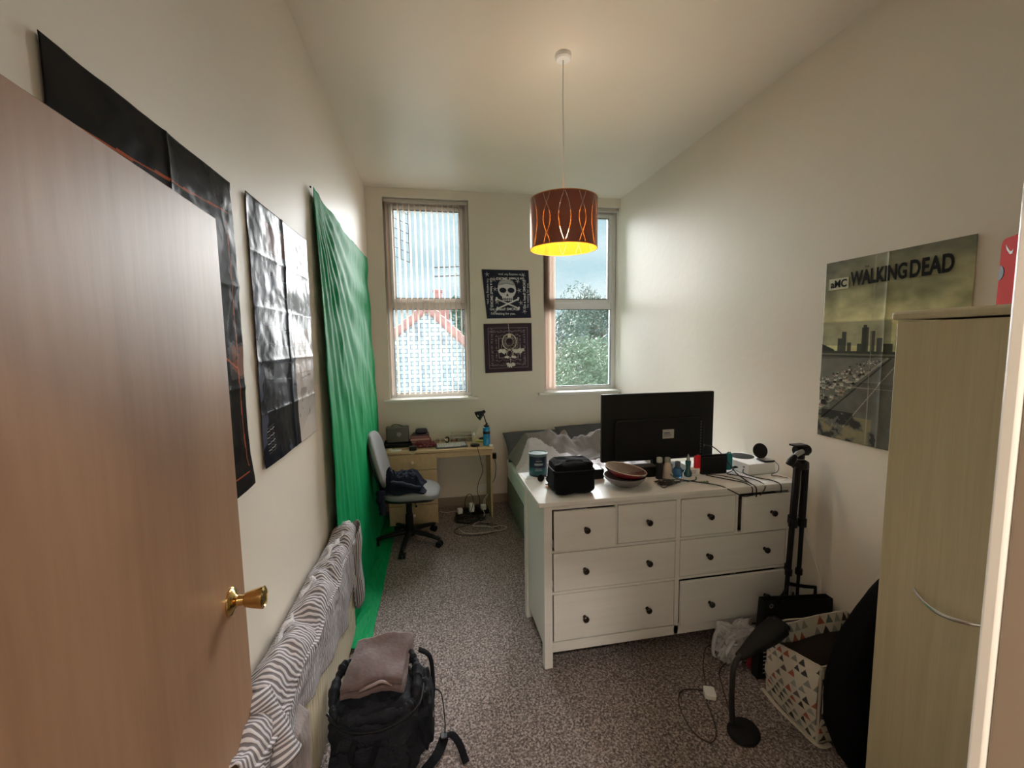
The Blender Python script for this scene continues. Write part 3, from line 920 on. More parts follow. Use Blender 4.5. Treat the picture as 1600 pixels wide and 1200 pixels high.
# ------------------------------------------------------------------ posters
def poster_fn(y0, y1, z0, z1, x, seed, lift=.03, amp=.004, creases=(2, 3), curl=.02):
    sgn = 1 if x < 0 else -1
    def fn(u, v):
        y = y0 + (y1 - y0) * u; z = z1 + (z0 - z1) * v
        o = .004 + amp * (.6 + fbm(u * 2.5 + seed, v * 3.5, seed))
        for k in range(1, creases[0]): o += .004 * math.exp(-abs(u - k / creases[0]) * 60)
        for k in range(1, creases[1]): o += .003 * math.exp(-abs(v - k / creases[1]) * 70)
        o += curl * max(0, v - .9) * 6 * (.3 + .7 * abs(math.sin(u * 5 + seed)))
        return (x + sgn * max(.002, o), y, z)
    return fn
def poster_left_1():
    im = Img(180, 250, (.014, .013, .014))
    O = (.42, .10, .045)
    for (a, b_, c, d) in ((.06, .125, .94, .105), (.06, .125, .04, .9), (.92, .14, .96, .93), (.10, .95, .95, .95), (.62, .50, .94, .60), (.30, .45, .60, .62), (.2, .3, .75, .32)):
        im.line(a, b_, c, d, .004, O, .9)
    nn = noise_img(180, 250, 4, 6, 3)
    k = (nn > .6) & (im.Y > .3) & (im.Y < .8)
    im.a[k] = im.a[k] + np.array((.07, .06, .06))
    k = (nn > .66) & (im.Y > .35) & (im.Y < .75)
    im.a[k] = im.a[k] + np.array((.16, .05, .02))
    root = thing('poster', 'large black poster with thin orange lines, partly hidden by the open door', 'poster', (XL, 1.16, 1.31))
    printed('printed_sheet', im.a, poster_fn(.838, 1.490, 1.308, 2.242, XL, 1.0, amp=.005, curl=.03), root, M_posterp)
poster_left_1()
def poster_left_2():
    im = Img(180, 250, (.012, .014, .022))
    im.rect(.60, 0, 1, 1, (.50, .46, .44)); im.rect(.60, 0, 1, .46, (.30, .36, .42))
    nn = noise_img(180, 250, 6, 8, 9)
    k = (nn > .58) & (im.X > .6); im.a[k] *= .62
    k = (nn > .60) & (im.X < .6) & (im.Y > .12); im.a[k] += np.array((.05, .06, .09))
    im.rect(.22, .06, .55, .17, (.12, .035, .025))
    for q in range(6): im.line(.66, .50 + .035 * q, .93, .50 + .035 * q, .0025, (.25, .22, .20), .7)
    im.line(.72, .70, .90, .69, .006, (.22, .20, .19), .8); im.line(.80, .60, .83, .72, .006, (.22, .2, .19), .7)
    for q in range(9): im.line(.06, .86 + .012 * q, .16, .85 + .012 * q, .003, (.5, .5, .5), .6 if q % 2 else .1)
    for q in range(7): im.line(.12, .25 + .07 * q, .5, .27 + .07 * q, .004, (.08, .09, .12), .8)
    im.poly([(.6, .96), (.8, .90), (1.01, .86), (1.01, 1.01), (.6, 1.01)], (.56, .53, .50))
    root = thing('poster', 'glossy creased poster with dark left half and pale right half beside the green sheet', 'poster', (XL, 1.95, 1.32))
    printed('printed_sheet', im.a, poster_fn(1.602, 2.300, 1.320, 2.258, XL, 7.0, amp=.0045, creases=(2, 5), curl=.012), root, M_posterp)
poster_left_2()
def poster_city():
    w_, h_ = 210, 300
    im = Img(w_, h_, (.2, .2, .15))
    X, Y = im.X, im.Y
    nn = noise_img(w_, h_, 3, 9, 21); n2 = noise_img(w_, h_, 14, 20, 5)
    t = np.clip(Y / .45, 0, 1)[..., None]
    sky = np.array((.20, .20, .15)) * (1 - t) + np.array((.52, .50, .28)) * t
    sky = sky * (.35 + 1.3 * nn[..., None])
    im.a = np.where((Y < .50)[..., None], sky, im.a)
    k = (Y > .34) & (Y < .47) & (X < .55); im.a[k] = im.a[k] * .5 + np.array((.10, .11, .11)) * .8
    # generic skyline
    Dk = (.045, .05, .045)
    for (x0, x1, top) in ((.14, .17, .43), (.17, .21, .395), (.22, .25, .455), (.30, .34, .46), (.335, .385, .375), (.345, .372, .36), (.40, .435, .395), (.45, .49, .43), (.50, .56, .46), (.58, .63, .42), (.66, .72, .44), (.76, .80, .40), (.84, .92, .45)):
        im.rect(x0, top, x1, .55, Dk, .92)
    im.poly([(0, .46), (.10, .49), (.16, .53), (.0, .55)], (.035, .04, .03))
    im.rect(0, .50, 1, .56, (.06, .065, .055)); im.rect(0, .515, 1, .523, (.16, .16, .12))
    # ground and the two carriageways running to the vanishing point
    im.rect(0, .535, 1, 1, (.115, .115, .095))
    im.poly([(.48, .53), (.56, .53), (-.05, .86), (-.05, .55), (.2, .54)], (.17, .17, .15))
    im.poly([(.54, .53), (.66, .53), (1.1, .80), (1.1, 1.0), (-.02, 1.0), (-.02, .88)], (.14, .14, .125))
    im.line(.53, .535, -.02, .86, .008, (.30, .30, .26)); im.line(.555, .535, .02, .90, .006, (.05, .05, .045))
    im.line(.60, .56, .22, .93, .003, (.36, .35, .30)); im.line(.615, .58, .60, .83, .003, (.36, .35, .30), .8)
    rs = random.Random(12)
    for q in range(240):
        d = rs.random() ** 1.4
        y = .545 + .29 * d
        xr = .52 - (y - .535) * 1.70; xl = xr - .12 - .50 * d
        x = rs.uniform(xl, xr); s_ = .004 + .024 * d
        c = rs.choice([(.04, .04, .04), (.42, .41, .36), (.20, .20, .17), (.5, .49, .43), (.08, .08, .07), (.28, .22, .18)])
        im.rect(x, y, x + s_ * 1.9, y + s_ * .8, c); im.rect(x + s_ * .3, y - s_ * .25, x + s_ * 1.5, y + s_ * .2, tuple(v * .45 for v in c))
    k = (X < .45) & (Y > .86) & (n2 > .52); im.a[k] = np.array((.22, .20, .13))
    k = (X < .5) & (Y > .84) & (n2 < .42); im.a[k] *= .4
    im.a *= (.75 + .5 * n2[..., None])
    im.a = np.clip(im.a * 1.25, 0, 1) ** 1.12
    for (x0, y0, x1, y1) in ((.405, 0, .41, 1), (0, .345, 1, .34), (0, .70, 1, .69)):
        im.line(x0, y0, x1, y1, .0035, (.45, .44, .36), .45)
    root = thing('poster', 'city skyline and traffic jam poster on the right wall above the tripod', 'poster', (XR, 1.66, 1.22))
    Y0, Y1, Z0, Z1 = 1.978, 1.334, 1.225, 2.138
    fn = poster_fn(Y0, Y1, Z0, Z1, XR, 3.0, amp=.0012, creases=(2, 3), curl=.0)
    printed('printed_sheet', im.a, fn, root, M_satinp)
    xs_ = XR - .0102
    def TM(y, z): return frame_M((xs_, y, z), (0, -1, 0.012), (0, 0.012, 1))
    blk = mat('black_printing_ink', (.008, .008, .007), .6, spec=.1)
    MB().box(xs_ + .0005, xs_ + .003, 1.845, 1.952, 1.995, 2.052).build('printed_box', mat('pale_green_ink', (.50, .50, .36), .5), root)
    text_part('aMC', root, TM(1.942, 2.006), .052, blk, bold=.0012, sx_=.90, ext=.0005, name='lettering')
    text_part('WALKING', root, TM(1.832, 2.006), .094, blk, bold=.0030, sx_=.58, spacing=1.04, ext=.0005, name='lettering')
    text_part('DEAD', root, TM(1.566, 2.008), .102, blk, bold=.0030, sx_=.60, spacing=1.04, ext=.0005, name='lettering')
    text_part('THE', root, TM(1.765, 2.082), .014, blk, sx_=.8, name='lettering')
    # torn corner folded at the bottom edge
poster_city()

# ------------------------------------------------------------------ radiator and clothes on it
M_rad = mat('cream_radiator_enamel', (.72, .67, .53), .35)
def radiator():
    root = thing('radiator', 'cream corrugated panel radiator under the clothes on the left wall', 'radiator', (-.52, 1.85, .10))
    x0, x1 = XL + .045, -.478
    def fn(u, v):
        y = 1.18 + 1.25 * u
        rib = .007 * (abs(math.sin(u * 1.32 / .036 * PI)) ** .6)
        e = min(1, min(v, 1 - v) * 14)
        return (x1 + rib * e, y, .11 + .57 * v)
    MB().grid(fn, 37 * 8, 14).build('ribbed_panel', M_rad, root)
    b = MB().box(x0, x1 + .001, 1.18, 1.186, .11, .68); b.box(x0, x1 + .001, 2.424, 2.43, .11, .68); b.box(x0, x0 + .004, 1.18, 2.43, .11, .68); b.box(x0, x1, 1.18, 2.43, .11, .115)
    b.build('casing', M_rad, root, bevel=.002)
    b = MB()
    for k in range(32): b.box(x0, x1, 1.19 + k * .0387, 1.215 + k * .0387, .678, .682)
    b.build('top_grille', M_rad, root)
    b = MB().cyl((x1 - .04, 2.455, 0.0), (x1 - .04, 2.455, .14), .008, n=10); b.tube([(x1 - .04, 2.455, .14), (x1 - .04, 2.428, .145)], .010, 10)
    b.build('valve', M_whitepl, root)
    MB().box(XL + .003, x0, 1.4, 1.45, .2, .6).build('bracket', M_rad, root)
radiator()
def stripe_mat():
    m = bpy.data.materials.new('grey_white_striped_knit')
    m.use_nodes = True
    nt = m.node_tree
    b = nt.nodes['Principled BSDF']; b.inputs['Roughness'].default_value = .9
    at = N(nt, 'ShaderNodeAttribute', attribute_name='UVMap')
    sx_ = N(nt, 'ShaderNodeSeparateXYZ')
    mu = N(nt, 'ShaderNodeMath', operation='MULTIPLY'); mu.inputs[1].default_value = 2 * PI / .0165
    sn = N(nt, 'ShaderNodeMath', operation='SINE')
    r = N(nt, 'ShaderNodeValToRGB'); r.color_ramp.elements[0].position = .42; r.color_ramp.elements[0].color = (.145, .130, .145, 1)
    r.color_ramp.elements[1].position = .60; r.color_ramp.elements[1].color = (.50, .475, .50, 1)
    ma = N(nt, 'ShaderNodeMapRange'); ma.inputs['From Min'].default_value = -1; ma.inputs['From Max'].default_value = 1
    bp = N(nt, 'ShaderNodeBump'); bp.inputs['Strength'].default_value = .5; bp.inputs['Distance'].default_value = .004
    L = nt.links.new
    L(at.outputs['Vector'], sx_.inputs[0]); L(sx_.outputs['X'], mu.inputs[0]); L(mu.outputs[0], sn.inputs[0]); L(sn.outputs[0], ma.inputs['Value'])
    L(ma.outputs[0], r.inputs['Fac']); L(r.outputs['Color'], b.inputs['Base Color']); L(ma.outputs[0], bp.inputs['Height']); L(bp.outputs[0], b.inputs['Normal'])
    return m
M_stripe = stripe_mat()
def uv_grid(name, fn, uvfn, nu, nv, m, parent, solid=.004):
    g = MB().grid(fn, nu, nv)
    o = g.build(name, m, parent, solid=solid)
    me = o.data
    uvl = me.uv_layers.new(name='UVMap')
    W = nu + 1
    idx = np.zeros(len(me.loops), int); me.loops.foreach_get('vertex_index', idx)
    uv = np.array([uvfn((i % W) / nu, (i // W) / nv) for i in range(W * (nv + 1))], float)
    uvl.data.foreach_set('uv', uv[idx].ravel())
    return o
def interp(xs, ys, x):
    return float(np.interp(x, xs, ys))
def cardigan():
    root = thing('striped_cardigan', 'grey and white striped knitted cardigan drying over the radiator', 'cardigan', (-.5, 1.9, .7))
    def low(y):   # lower hem height on the front face
        return interp([1.02, 1.30, 1.42, 1.55, 1.80, 2.02, 2.16, 2.34, 2.42, 2.56], [.62, .57, .55, .51, .43, .375, .34, .47, .30, .22], y)
    def fn(u, v):
        y = 1.02 + 1.53 * u
        hem = low(y)
        n1 = fbm(u * 9, v * 3, 2.2); n2 = ridge(u * 5 + v * 1.5, v * 2.4, 4.0); n3 = ridge(u * 14, v * 3, 9)
        zt = .712 + .016 * (n1 + .4) + .010 * n2 + .05 * max(0, (1.65 - y)) - .01 * (y - 1.2)
        if v < .12:      # short hang behind, against the wall
            t = v / .12
            return (XL + .012 + .01 * t, y, zt - .12 + .12 * t + .0)
        if v < .45:      # over the top
            t = (v - .12) / .33
            a = t * PI / 2
            x = XL + .022 + (.108 + .012 * n2) * math.sin(a) ** .9
            z = zt + .022 * math.sin(t * PI) * (1 + n1) - .035 * t * t + .012 * n3 * math.sin(t * PI)
            return (x, y, z)
        t = (v - .45) / .55
        z = (zt - .035) * (1 - t) + hem * t
        x = -.464 + .012 * n2 * (1 - t) + .012 * (abs(n1) + .3 * n3) * (1 - .5 * t) + .006 * math.sin(y * 24 + 2) * t + .004
        return (max(x, -.467), y + .03 * t * math.sin(y * 7), z)
    uv_grid('knitted_body', fn, lambda u, v: (1.53 * u + .035 * math.sin(v * 5 + u * 4) + .022 * fbm(u * 5, v * 3) + .05 * max(0, v - .5), v), 260, 90, M_stripe, root)
    # rolled edge band along the wall side
    b = MB()
    pts = [(XL + .030 + .020 * abs(math.sin(k * 1.1)) + .05 * (k / 30) ** 2, 1.17 + 1.32 * k / 30, .738 + .012 * math.sin(k * .9) - .006 * (k / 30)) for k in range(31)]
    b.tube(spline(pts, 4), [.011 + .004 * math.sin(i * .7) for i in range(len(spline(pts, 4)))], 8)
    b.build('ribbed_band', mat('pale_grey_knit', (.50, .48, .50), .9, bump=(120, .6)), root)
    # sleeve hanging in a fold at the far end
    def slv(u, v):
        a = u * 2 * PI
        z = .72 - .44 * v
        return (-.455 + (.024 + .006 * math.sin(v * 9)) * math.cos(a) , 2.47 + .10 * v * 0 + (.060 + .012 * math.sin(3 * v)) * math.sin(a) + .02 * v, z + .02 * math.sin(a))
    uv_grid('sleeve', slv, lambda u, v: (u * .3, v * .45), 40, 24, M_stripe, root, solid=.003)
    def cuff(u, v):
        a = u * 2 * PI; q = v * .17
        return (-.520 + .035 * math.cos(a) + .09 * v, 1.24 + (.050 + .012 * math.sin(v * 14)) * math.sin(a) - .05 * v, .775 + .030 * math.cos(a + 1) - q)
    uv_grid('sleeve', cuff, lambda u, v: (v * .26, u * .25), 40, 24, M_stripe, root, solid=.003)
cardigan()
def grey_top():
    root = thing('grey_ribbed_top', 'taupe ribbed top hanging low over the near end of the radiator', 'clothing', (-.45, 1.2, .5))
    def fn(u, v):
        y = 1.04 + .37 * u
        z = .61 - .36 * v + .10 * u * v - .02 * u
        x = -.447 + .02 * math.sin(u * 7 + 1) * (.3 + v) + .012 * ridge(u * 4, v * 1.5, 3)
        if v < .12: x -= .04 * (1 - v / .12)
        return (x, y - .10 * v * u, z)
    def uvf(u, v): return (u * .3, v)
    uv_grid('knitted_panel', fn, uvf, 60, 60, mat('taupe_knit', (.24, .205, .205), .9, bump=(90, .8, .006), stretch=(1, 1, .2)), root)
grey_top()

# ------------------------------------------------------------------ backpack with folded trousers
M_bag = mat('dark_navy_nylon', (.009, .010, .014), .75, bump=(120, .35), spec=.2)
def soft_box(cx, cy_, cz, hx, hy, hz, p=3.2, seed=0.0, amp=.012, n=44, flat_bottom=True, rot=0.0, tilt=(0, 0)):
    """superellipsoid with crumples"""
    def fn(u, v):
        a = u * 2 * PI; b_ = (v - .5) * PI
        ca, sa, cb, sb = math.cos(a), math.sin(a), math.cos(b_), math.sin(b_)
        f = lambda q: math.copysign(abs(q) ** (2 / p), q)
        x, y, z = f(cb) * f(ca), f(cb) * f(sa), f(sb)
        d = 1 + amp / min(hx, hy, hz) * (fbm(x * 2 + seed, y * 2, z * 2 + seed) + .6 * ridge(x * 3 + seed, y * 3 + z * 2, seed))
        x, y, z = x * hx * d, y * hy * d, z * hz * d
        x += tilt[0] * z; y += tilt[1] * z
        if flat_bottom: z = max(z, -hz)
        cr, sr = math.cos(rot), math.sin(rot)
        return (cx + x * cr - y * sr, cy_ + x * sr + y * cr, cz + z)
    return fn
def backpack():
    root = thing('backpack', 'open dark navy backpack standing against the radiator', 'backpack', (-.28, 1.70, 0))
    body = MB().grid(soft_box(-.265, 1.72, .172, .170, .165, .172, p=3.6, seed=3, amp=.016), 90, 44, wrapu=True)
    body.build('bag_body', M_bag, root, solid=0)
    # gathered collar rim around the opening
    pts = []
    for k in range(25):
        a = 2 * PI * k / 24
        pts.append((-.268 + .165 * math.copysign(abs(math.cos(a)) ** .7, math.cos(a)), 1.74 + .150 * math.copysign(abs(math.sin(a)) ** .7, math.sin(a)), .335 + .022 * math.sin(a) + .012 * math.sin(3 * a)))
    sp_ = spline(pts, 5)
    MB().tube(sp_, [.024 + .006 * math.sin(i * .55) + .003 * math.sin(i * 1.9) for i in range(len(sp_))], 12, flat=(1, .75)).build('padded_rim', M_bag, root)
    p = MB().tube(spline([(-.44, 1.64, .33), (-.36, 1.565, .312), (-.22, 1.55, .31), (-.10, 1.60, .33), (-.075, 1.70, .345)], 6), .0050, 8); p.build('zip', M_black, root)
    MB().grid(soft_box(-.090, 1.78, .17, .048, .10, .12, p=3, seed=6, amp=.01), 40, 24, wrapu=True).build('side_pocket', M_bag, root)
    MB().grid(soft_box(-.275, 1.560, .14, .130, .032, .11, p=3.4, seed=9, amp=.008), 50, 24, wrapu=True).build('front_pocket', M_bag, root)
    MB().tube(spline([(-.100, 1.93, .33), (-.05, 1.92, .29), (-.040, 1.86, .19), (-.050, 1.80, .14)], 6), .018, 8, flat=(.35, 1)).build('shoulder_strap', M_blackfab, root)
    MB().tube(spline([(-.32, 1.535, .30), (-.335, 1.51, .24), (-.28, 1.51, .19), (-.24, 1.525, .29)], 6), .013, 8, flat=(.25, 1)).build('carry_handle', M_blackfab, root)
    b = MB().tube(spline([(-.045, 1.84, .20), (-.005, 1.85, .16), (.008, 1.80, .06), (.002, 1.765, .02)], 8), .006, 6, flat=(.4, 1))
    b.build('thin_strap', M_blackfab, root)
    b = MB().tube(spline([(.002, 1.765, .02), (-.03, 1.70, .012), (-.09, 1.63, .012), (-.16, 1.56, .014)], 8), .022, 8, flat=(.14, 1))
    b.tube(spline([(.0, 1.765, .02), (.035, 1.76, .035), (.065, 1.715, .03), (.085, 1.66, .010), (.09, 1.645, .008)], 8), .015, 8, flat=(.16, 1))
    b.build('wide_strap', M_blackfab, root)
    MB().rbox(-.014, .016, 1.750, 1.782, .010, .034, r=.006).build('buckle', M_black, root, bevel=.003)
    MB().box(-.044, -.039, 1.72, 1.745, .17, .195).build('pocket_tag', mat('grey_tag', (.35, .36, .38), .6), root)
backpack()
def trousers():
    root = thing('folded_trousers', 'folded mauve brown trousers lying on top of the backpack', 'trousers', (-.28, 1.78, .43))
    m_ = mat('mauve_brown_cotton', (.105, .067, .065), .85, bump=(60, .35), sheen=.15)
    y0, y1 = 1.685, 1.930
    for L_, (z0, wd, sh) in enumerate(((.350, .122, 0.0), (.386, .116, .010))):
        path = spline([(y1, z0), (y1 - .12, z0 + .001), (y0 + .012, z0 - .002), (y0 - .006, z0 + .008), (y0 + .012, z0 + .019), (y1 - .12, z0 + .020), (y1 - .01, z0 + .022), (y1 + .004, z0 + .030)][:7] if L_ else [(y1, z0), (y1 - .12, z0 + .001), (y0 + .012, z0 - .002), (y0 - .006, z0 + .008), (y0 + .012, z0 + .019), (y1 - .12, z0 + .020), (y1, z0 + .021)], 8) if False else spline([(0, y1, z0), (0, y1 - .12, z0 + .001), (0, y0 + .012, z0 - .002), (0, y0 - .006, z0 + .008), (0, y0 + .012, z0 + .019), (0, y1 - .12, z0 + .020), (0, y1 - sh, z0 + .021)], 8)
        n_ = len(path) - 1
        def fn(u, v, path=path, wd=wd, z0=z0, n_=n_, L_=L_):
            q = path[min(n_, int(round(v * n_)))]
            a = u * 2 - 1
            edge = -.012 * abs(a) ** 6
            wv = .006 * math.sin(q.y * 26 + a * 2 + L_) + .005 * fbm(a * 2.2 + L_, q.y * 12, L_) + .012 * max(0, fbm(a * 1.4, q.y * 5, 3 + L_))
            return (-.262 + a * wd * (1 + .03 * math.sin(q.y * 30 + L_)) + .14 * (q.y - 1.80), q.y + .008 * math.sin(a * 5 + L_), q.z + wv * (.5 + .5 * (q.z > z0 + .01)) + edge + .10 * (q.y - 1.8) + .012)
        MB().grid(fn, 50, n_).build('folded_leg', m_, root, solid=.006)
    MB().tube(spline([(-.32, 1.672, .380), (-.27, 1.660, .405), (-.235, 1.662, .413), (-.20, 1.672, .385)], 6), .010, 8, flat=(.5, 1)).build('waist_tie', mat('taupe_cord', (.20, .14, .13), .8), root)
trousers()

# ------------------------------------------------------------------ desk
DX0, DX1, DYF, DZ = -.455, .570, 4.085, .735
def desk():
    root = thing('desk', 'pale beech laminate desk with a drawer pedestal under the left hand window', 'desk', (.06, 4.3, 0))
    yb = YB - .02
    MB().box(DX0, DX1, DYF, yb, DZ - .022, DZ).build('desktop', M_desk, root, bevel=.003)
    b = MB()
    px0, px1 = -.440, .018
    b.box(px0, px0 + .018, DYF + .03, yb - .01, .0, DZ - .022); b.box(px1 - .018, px1, DYF + .03, yb - .01, 0, DZ - .022)
    b.box(px0 + .018, px1 - .018, yb - .02, yb - .01, .03, DZ - .022); b.box(px0 + .018, px1 - .018, DYF + .05, yb - .02, .03, .045)
    b.build('pedestal', M_desk, root, bevel=.001)
    MB().box(px0 + .018, px1 - .018, DYF + .036, DYF + .040, .046, DZ - .024).build('gap_shade_sheet', mat('painted_gap_shade', (.06, .045, .03), .8), root)  # dark sheet behind the drawers, its colour stands in for shade in the gaps
    for (z0, z1) in ((.550, .706), (.389, .544), (.208, .383), (.020, .202)):
        d = MB().box(px0 + .001, px1 - .001, DYF + .012, DYF + .029, z0, z1).build('drawer', M_desk, root, bevel=.002)
        zc = (z0 + z1) / 2
        MB().lathe([(0, 0), (.008, 0), (.007, .010), (.015, .018), (.015, .024), (.009, .029), (0, .030)], M=Matrix.Translation(((px0 + px1) / 2, DYF + .012, zc)) @ Matrix.Rotation(R(90), 4, 'X'), n=18).build('knob', mat('pale_wood_knob', (.80, .70, .52), .35), d)
    MB().box(DX1 - .028, DX1 - .010, DYF + .06, yb - .01, 0, DZ - .022).build('side_panel', M_desk, root, bevel=.001)
    MB().box(.018, DX1 - .028, DYF + .03, DYF + .048, DZ - .085, DZ - .022).build('front_rail', M_desk, root, bevel=.001)
desk()

# things on the desk
def laptop_pile():
    M_case = mat('grey_speaker_case', (.115, .105, .095), .5, bump=(60, .2))
    root = thing('grey_case', 'dark taupe boxy case with a round emblem and thin handle standing on the black laptop', 'case', (-.355, 4.40, .772))
    M = Matrix.Translation((-.355, 4.395, .772)) @ Matrix.Rotation(R(3), 4, 'Z')
    MB().rbox(-.112, .108, -.05, .05, .0, .150, r=.014, M=M).build('case_body', M_case, root, bevel=.008)
    MB().lathe([(.0, 0), (.022, 0), (.022, .002), (.018, .003), (.018, .001), (0, .001)], M=M @ Matrix.Translation((.01, -.050, .08)) @ Matrix.Rotation(R(90), 4, 'X'), n=24).build('round_emblem', mat('pale_grey_emblem', (.30, .28, .26), .4), root)
    MB().tube([M @ Vector(p) for p in spline([(-.06, 0, .150), (-.05, 0, .168), (.0, 0, .172), (.045, 0, .154), (.05, 0, .148)], 6)], .0035, 6).build('handle', M_black, root)
    root = thing('black_laptop', 'closed black laptop lying under the taupe case at the left end of the desk', 'laptop', (-.36, 4.36, DZ))
    M = Matrix.Translation((-.345, 4.370, DZ)) @ Matrix.Rotation(R(2), 4, 'Z')
    MB().rbox(-.145, .130, -.10, .12, .001, .020, r=.01, M=M).build('base', M_black, root, bevel=.003)
    MB().rbox(-.145, .130, -.10, .12, .021, .036, r=.01, M=M).build('lid', M_blackm, root, bevel=.004)
laptop_pile()
def books():
    rnd = random.Random(2)
    z = DZ
    spec = [('maroon book with a glossy cover at the bottom of the desk pile', (.085, .012, .018), .030, .100, -2),
            ('dark red book second from the bottom of the desk pile', (.16, .022, .026), .022, .098, 4),
            ('wine red book with pale pink page edges in the middle of the desk pile', (.24, .05, .055), .026, .096, 2),
            ('red brown book near the top of the desk pile under the dark notebook', (.15, .022, .024), .024, .086, -3),
            ('thin near black notebook at the top of the red book pile', (.025, .018, .028), .012, .080, 1)]
    for i, (lab, c, h_, hw, a) in enumerate(spec):
        r_ = thing('book', lab, 'book', (-.135, 4.36, z), group='books piled on the desk')
        M = Matrix.Translation((-.135 + rnd.uniform(-.006, .006), 4.37, z)) @ Matrix.Rotation(R(a), 4, 'Z')
        cm = mat('book_cloth_%d' % i, c, .45)
        b = MB()
        b.box(-hw, hw, -.07, .07, .0005, .003, M=M); b.box(-hw, hw, -.07, .07, h_ - .003, h_ - .0005, M=M); b.box(-hw, -hw + .003, -.07, .07, .0005, h_ - .0005, M=M)
        b.build('cover', cm, r_, bevel=.001)
        MB().box(-hw + .003, hw - .003, -.067, .067, .003, h_ - .003, M=M).build('pages', mat('pink_page_edge' if i == 2 else 'aged_page_edge_%d' % (i % 2), (.62, .38, .36) if i == 2 else (.22, .08, .08) if i % 2 == 0 else (.34, .18, .17), .8), r_)
        z += h_
    root = thing('glasses_case', 'rounded midnight blue spectacle case lying on top of the red book pile', 'case', (-.125, 4.36, z))
    MB().grid(soft_box(-.122, 4.36, z + .026, .058, .035, .026, p=3.5, amp=.001), 40, 20, wrapu=True).build('case_shell', mat('midnight_blue_leatherette', (.012, .012, .035), .5), root)
    root = thing('maroon_pouch', 'crumpled maroon patterned pouch in front of the red book pile', 'pouch', (-.10, 4.24, DZ))
    MB().grid(soft_box(-.085, 4.235, DZ + .026, .085, .030, .025, p=2.6, seed=4, amp=.009), 50, 24, wrapu=True).build('fabric_pouch', mat('maroon_fabric', (.13, .014, .026), .6, vary=(40, (.42, .26, .26), .6, .66)), root)
    root = thing('wristwatch', 'small square black watch with a pale strap hanging over the desk edge', 'watch', (-.20, 4.12, DZ))
    MB().rbox(-.238, -.168, 4.115, 4.165, DZ, DZ + .040, r=.012).build('watch_case', M_black, root, bevel=.004)
    MB().tube([(-.203 + .028 * math.cos(a), DYF - .004, DZ + .006 + .028 * math.sin(a)) for a in [PI + PI * k / 14 for k in range(15)]], .004, 8).build('strap', mat('pale_strap', (.6, .55, .45), .5), root)
    root = thing('slim_box', 'slim white box lying at the front left of the desk', 'box', (-.35, 4.14, DZ))
    MB().rbox(-.405, -.310, 4.125, 4.16, DZ, DZ + .012, r=.005, M=None).build('shell', M_whitepl, root, bevel=.002)
    tag(MB().box(-.430, -.400, 4.165, 4.20, DZ, DZ + .016).build('plug_adapter', M_whitepl, bevel=.004), 'tiny white plug lying behind the slim white box on the desk', 'plug')
    root = thing('pencil', 'thin red pencil lying between the white box and black watch', 'pencil', (-.28, 4.18, DZ))
    MB().cyl((-.30, 4.185, DZ + .0035), (-.245, 4.20, DZ + .0035), .0035, n=6).build('shaft', mat('red_paint', (.35, .05, .05), .4), root)
books()
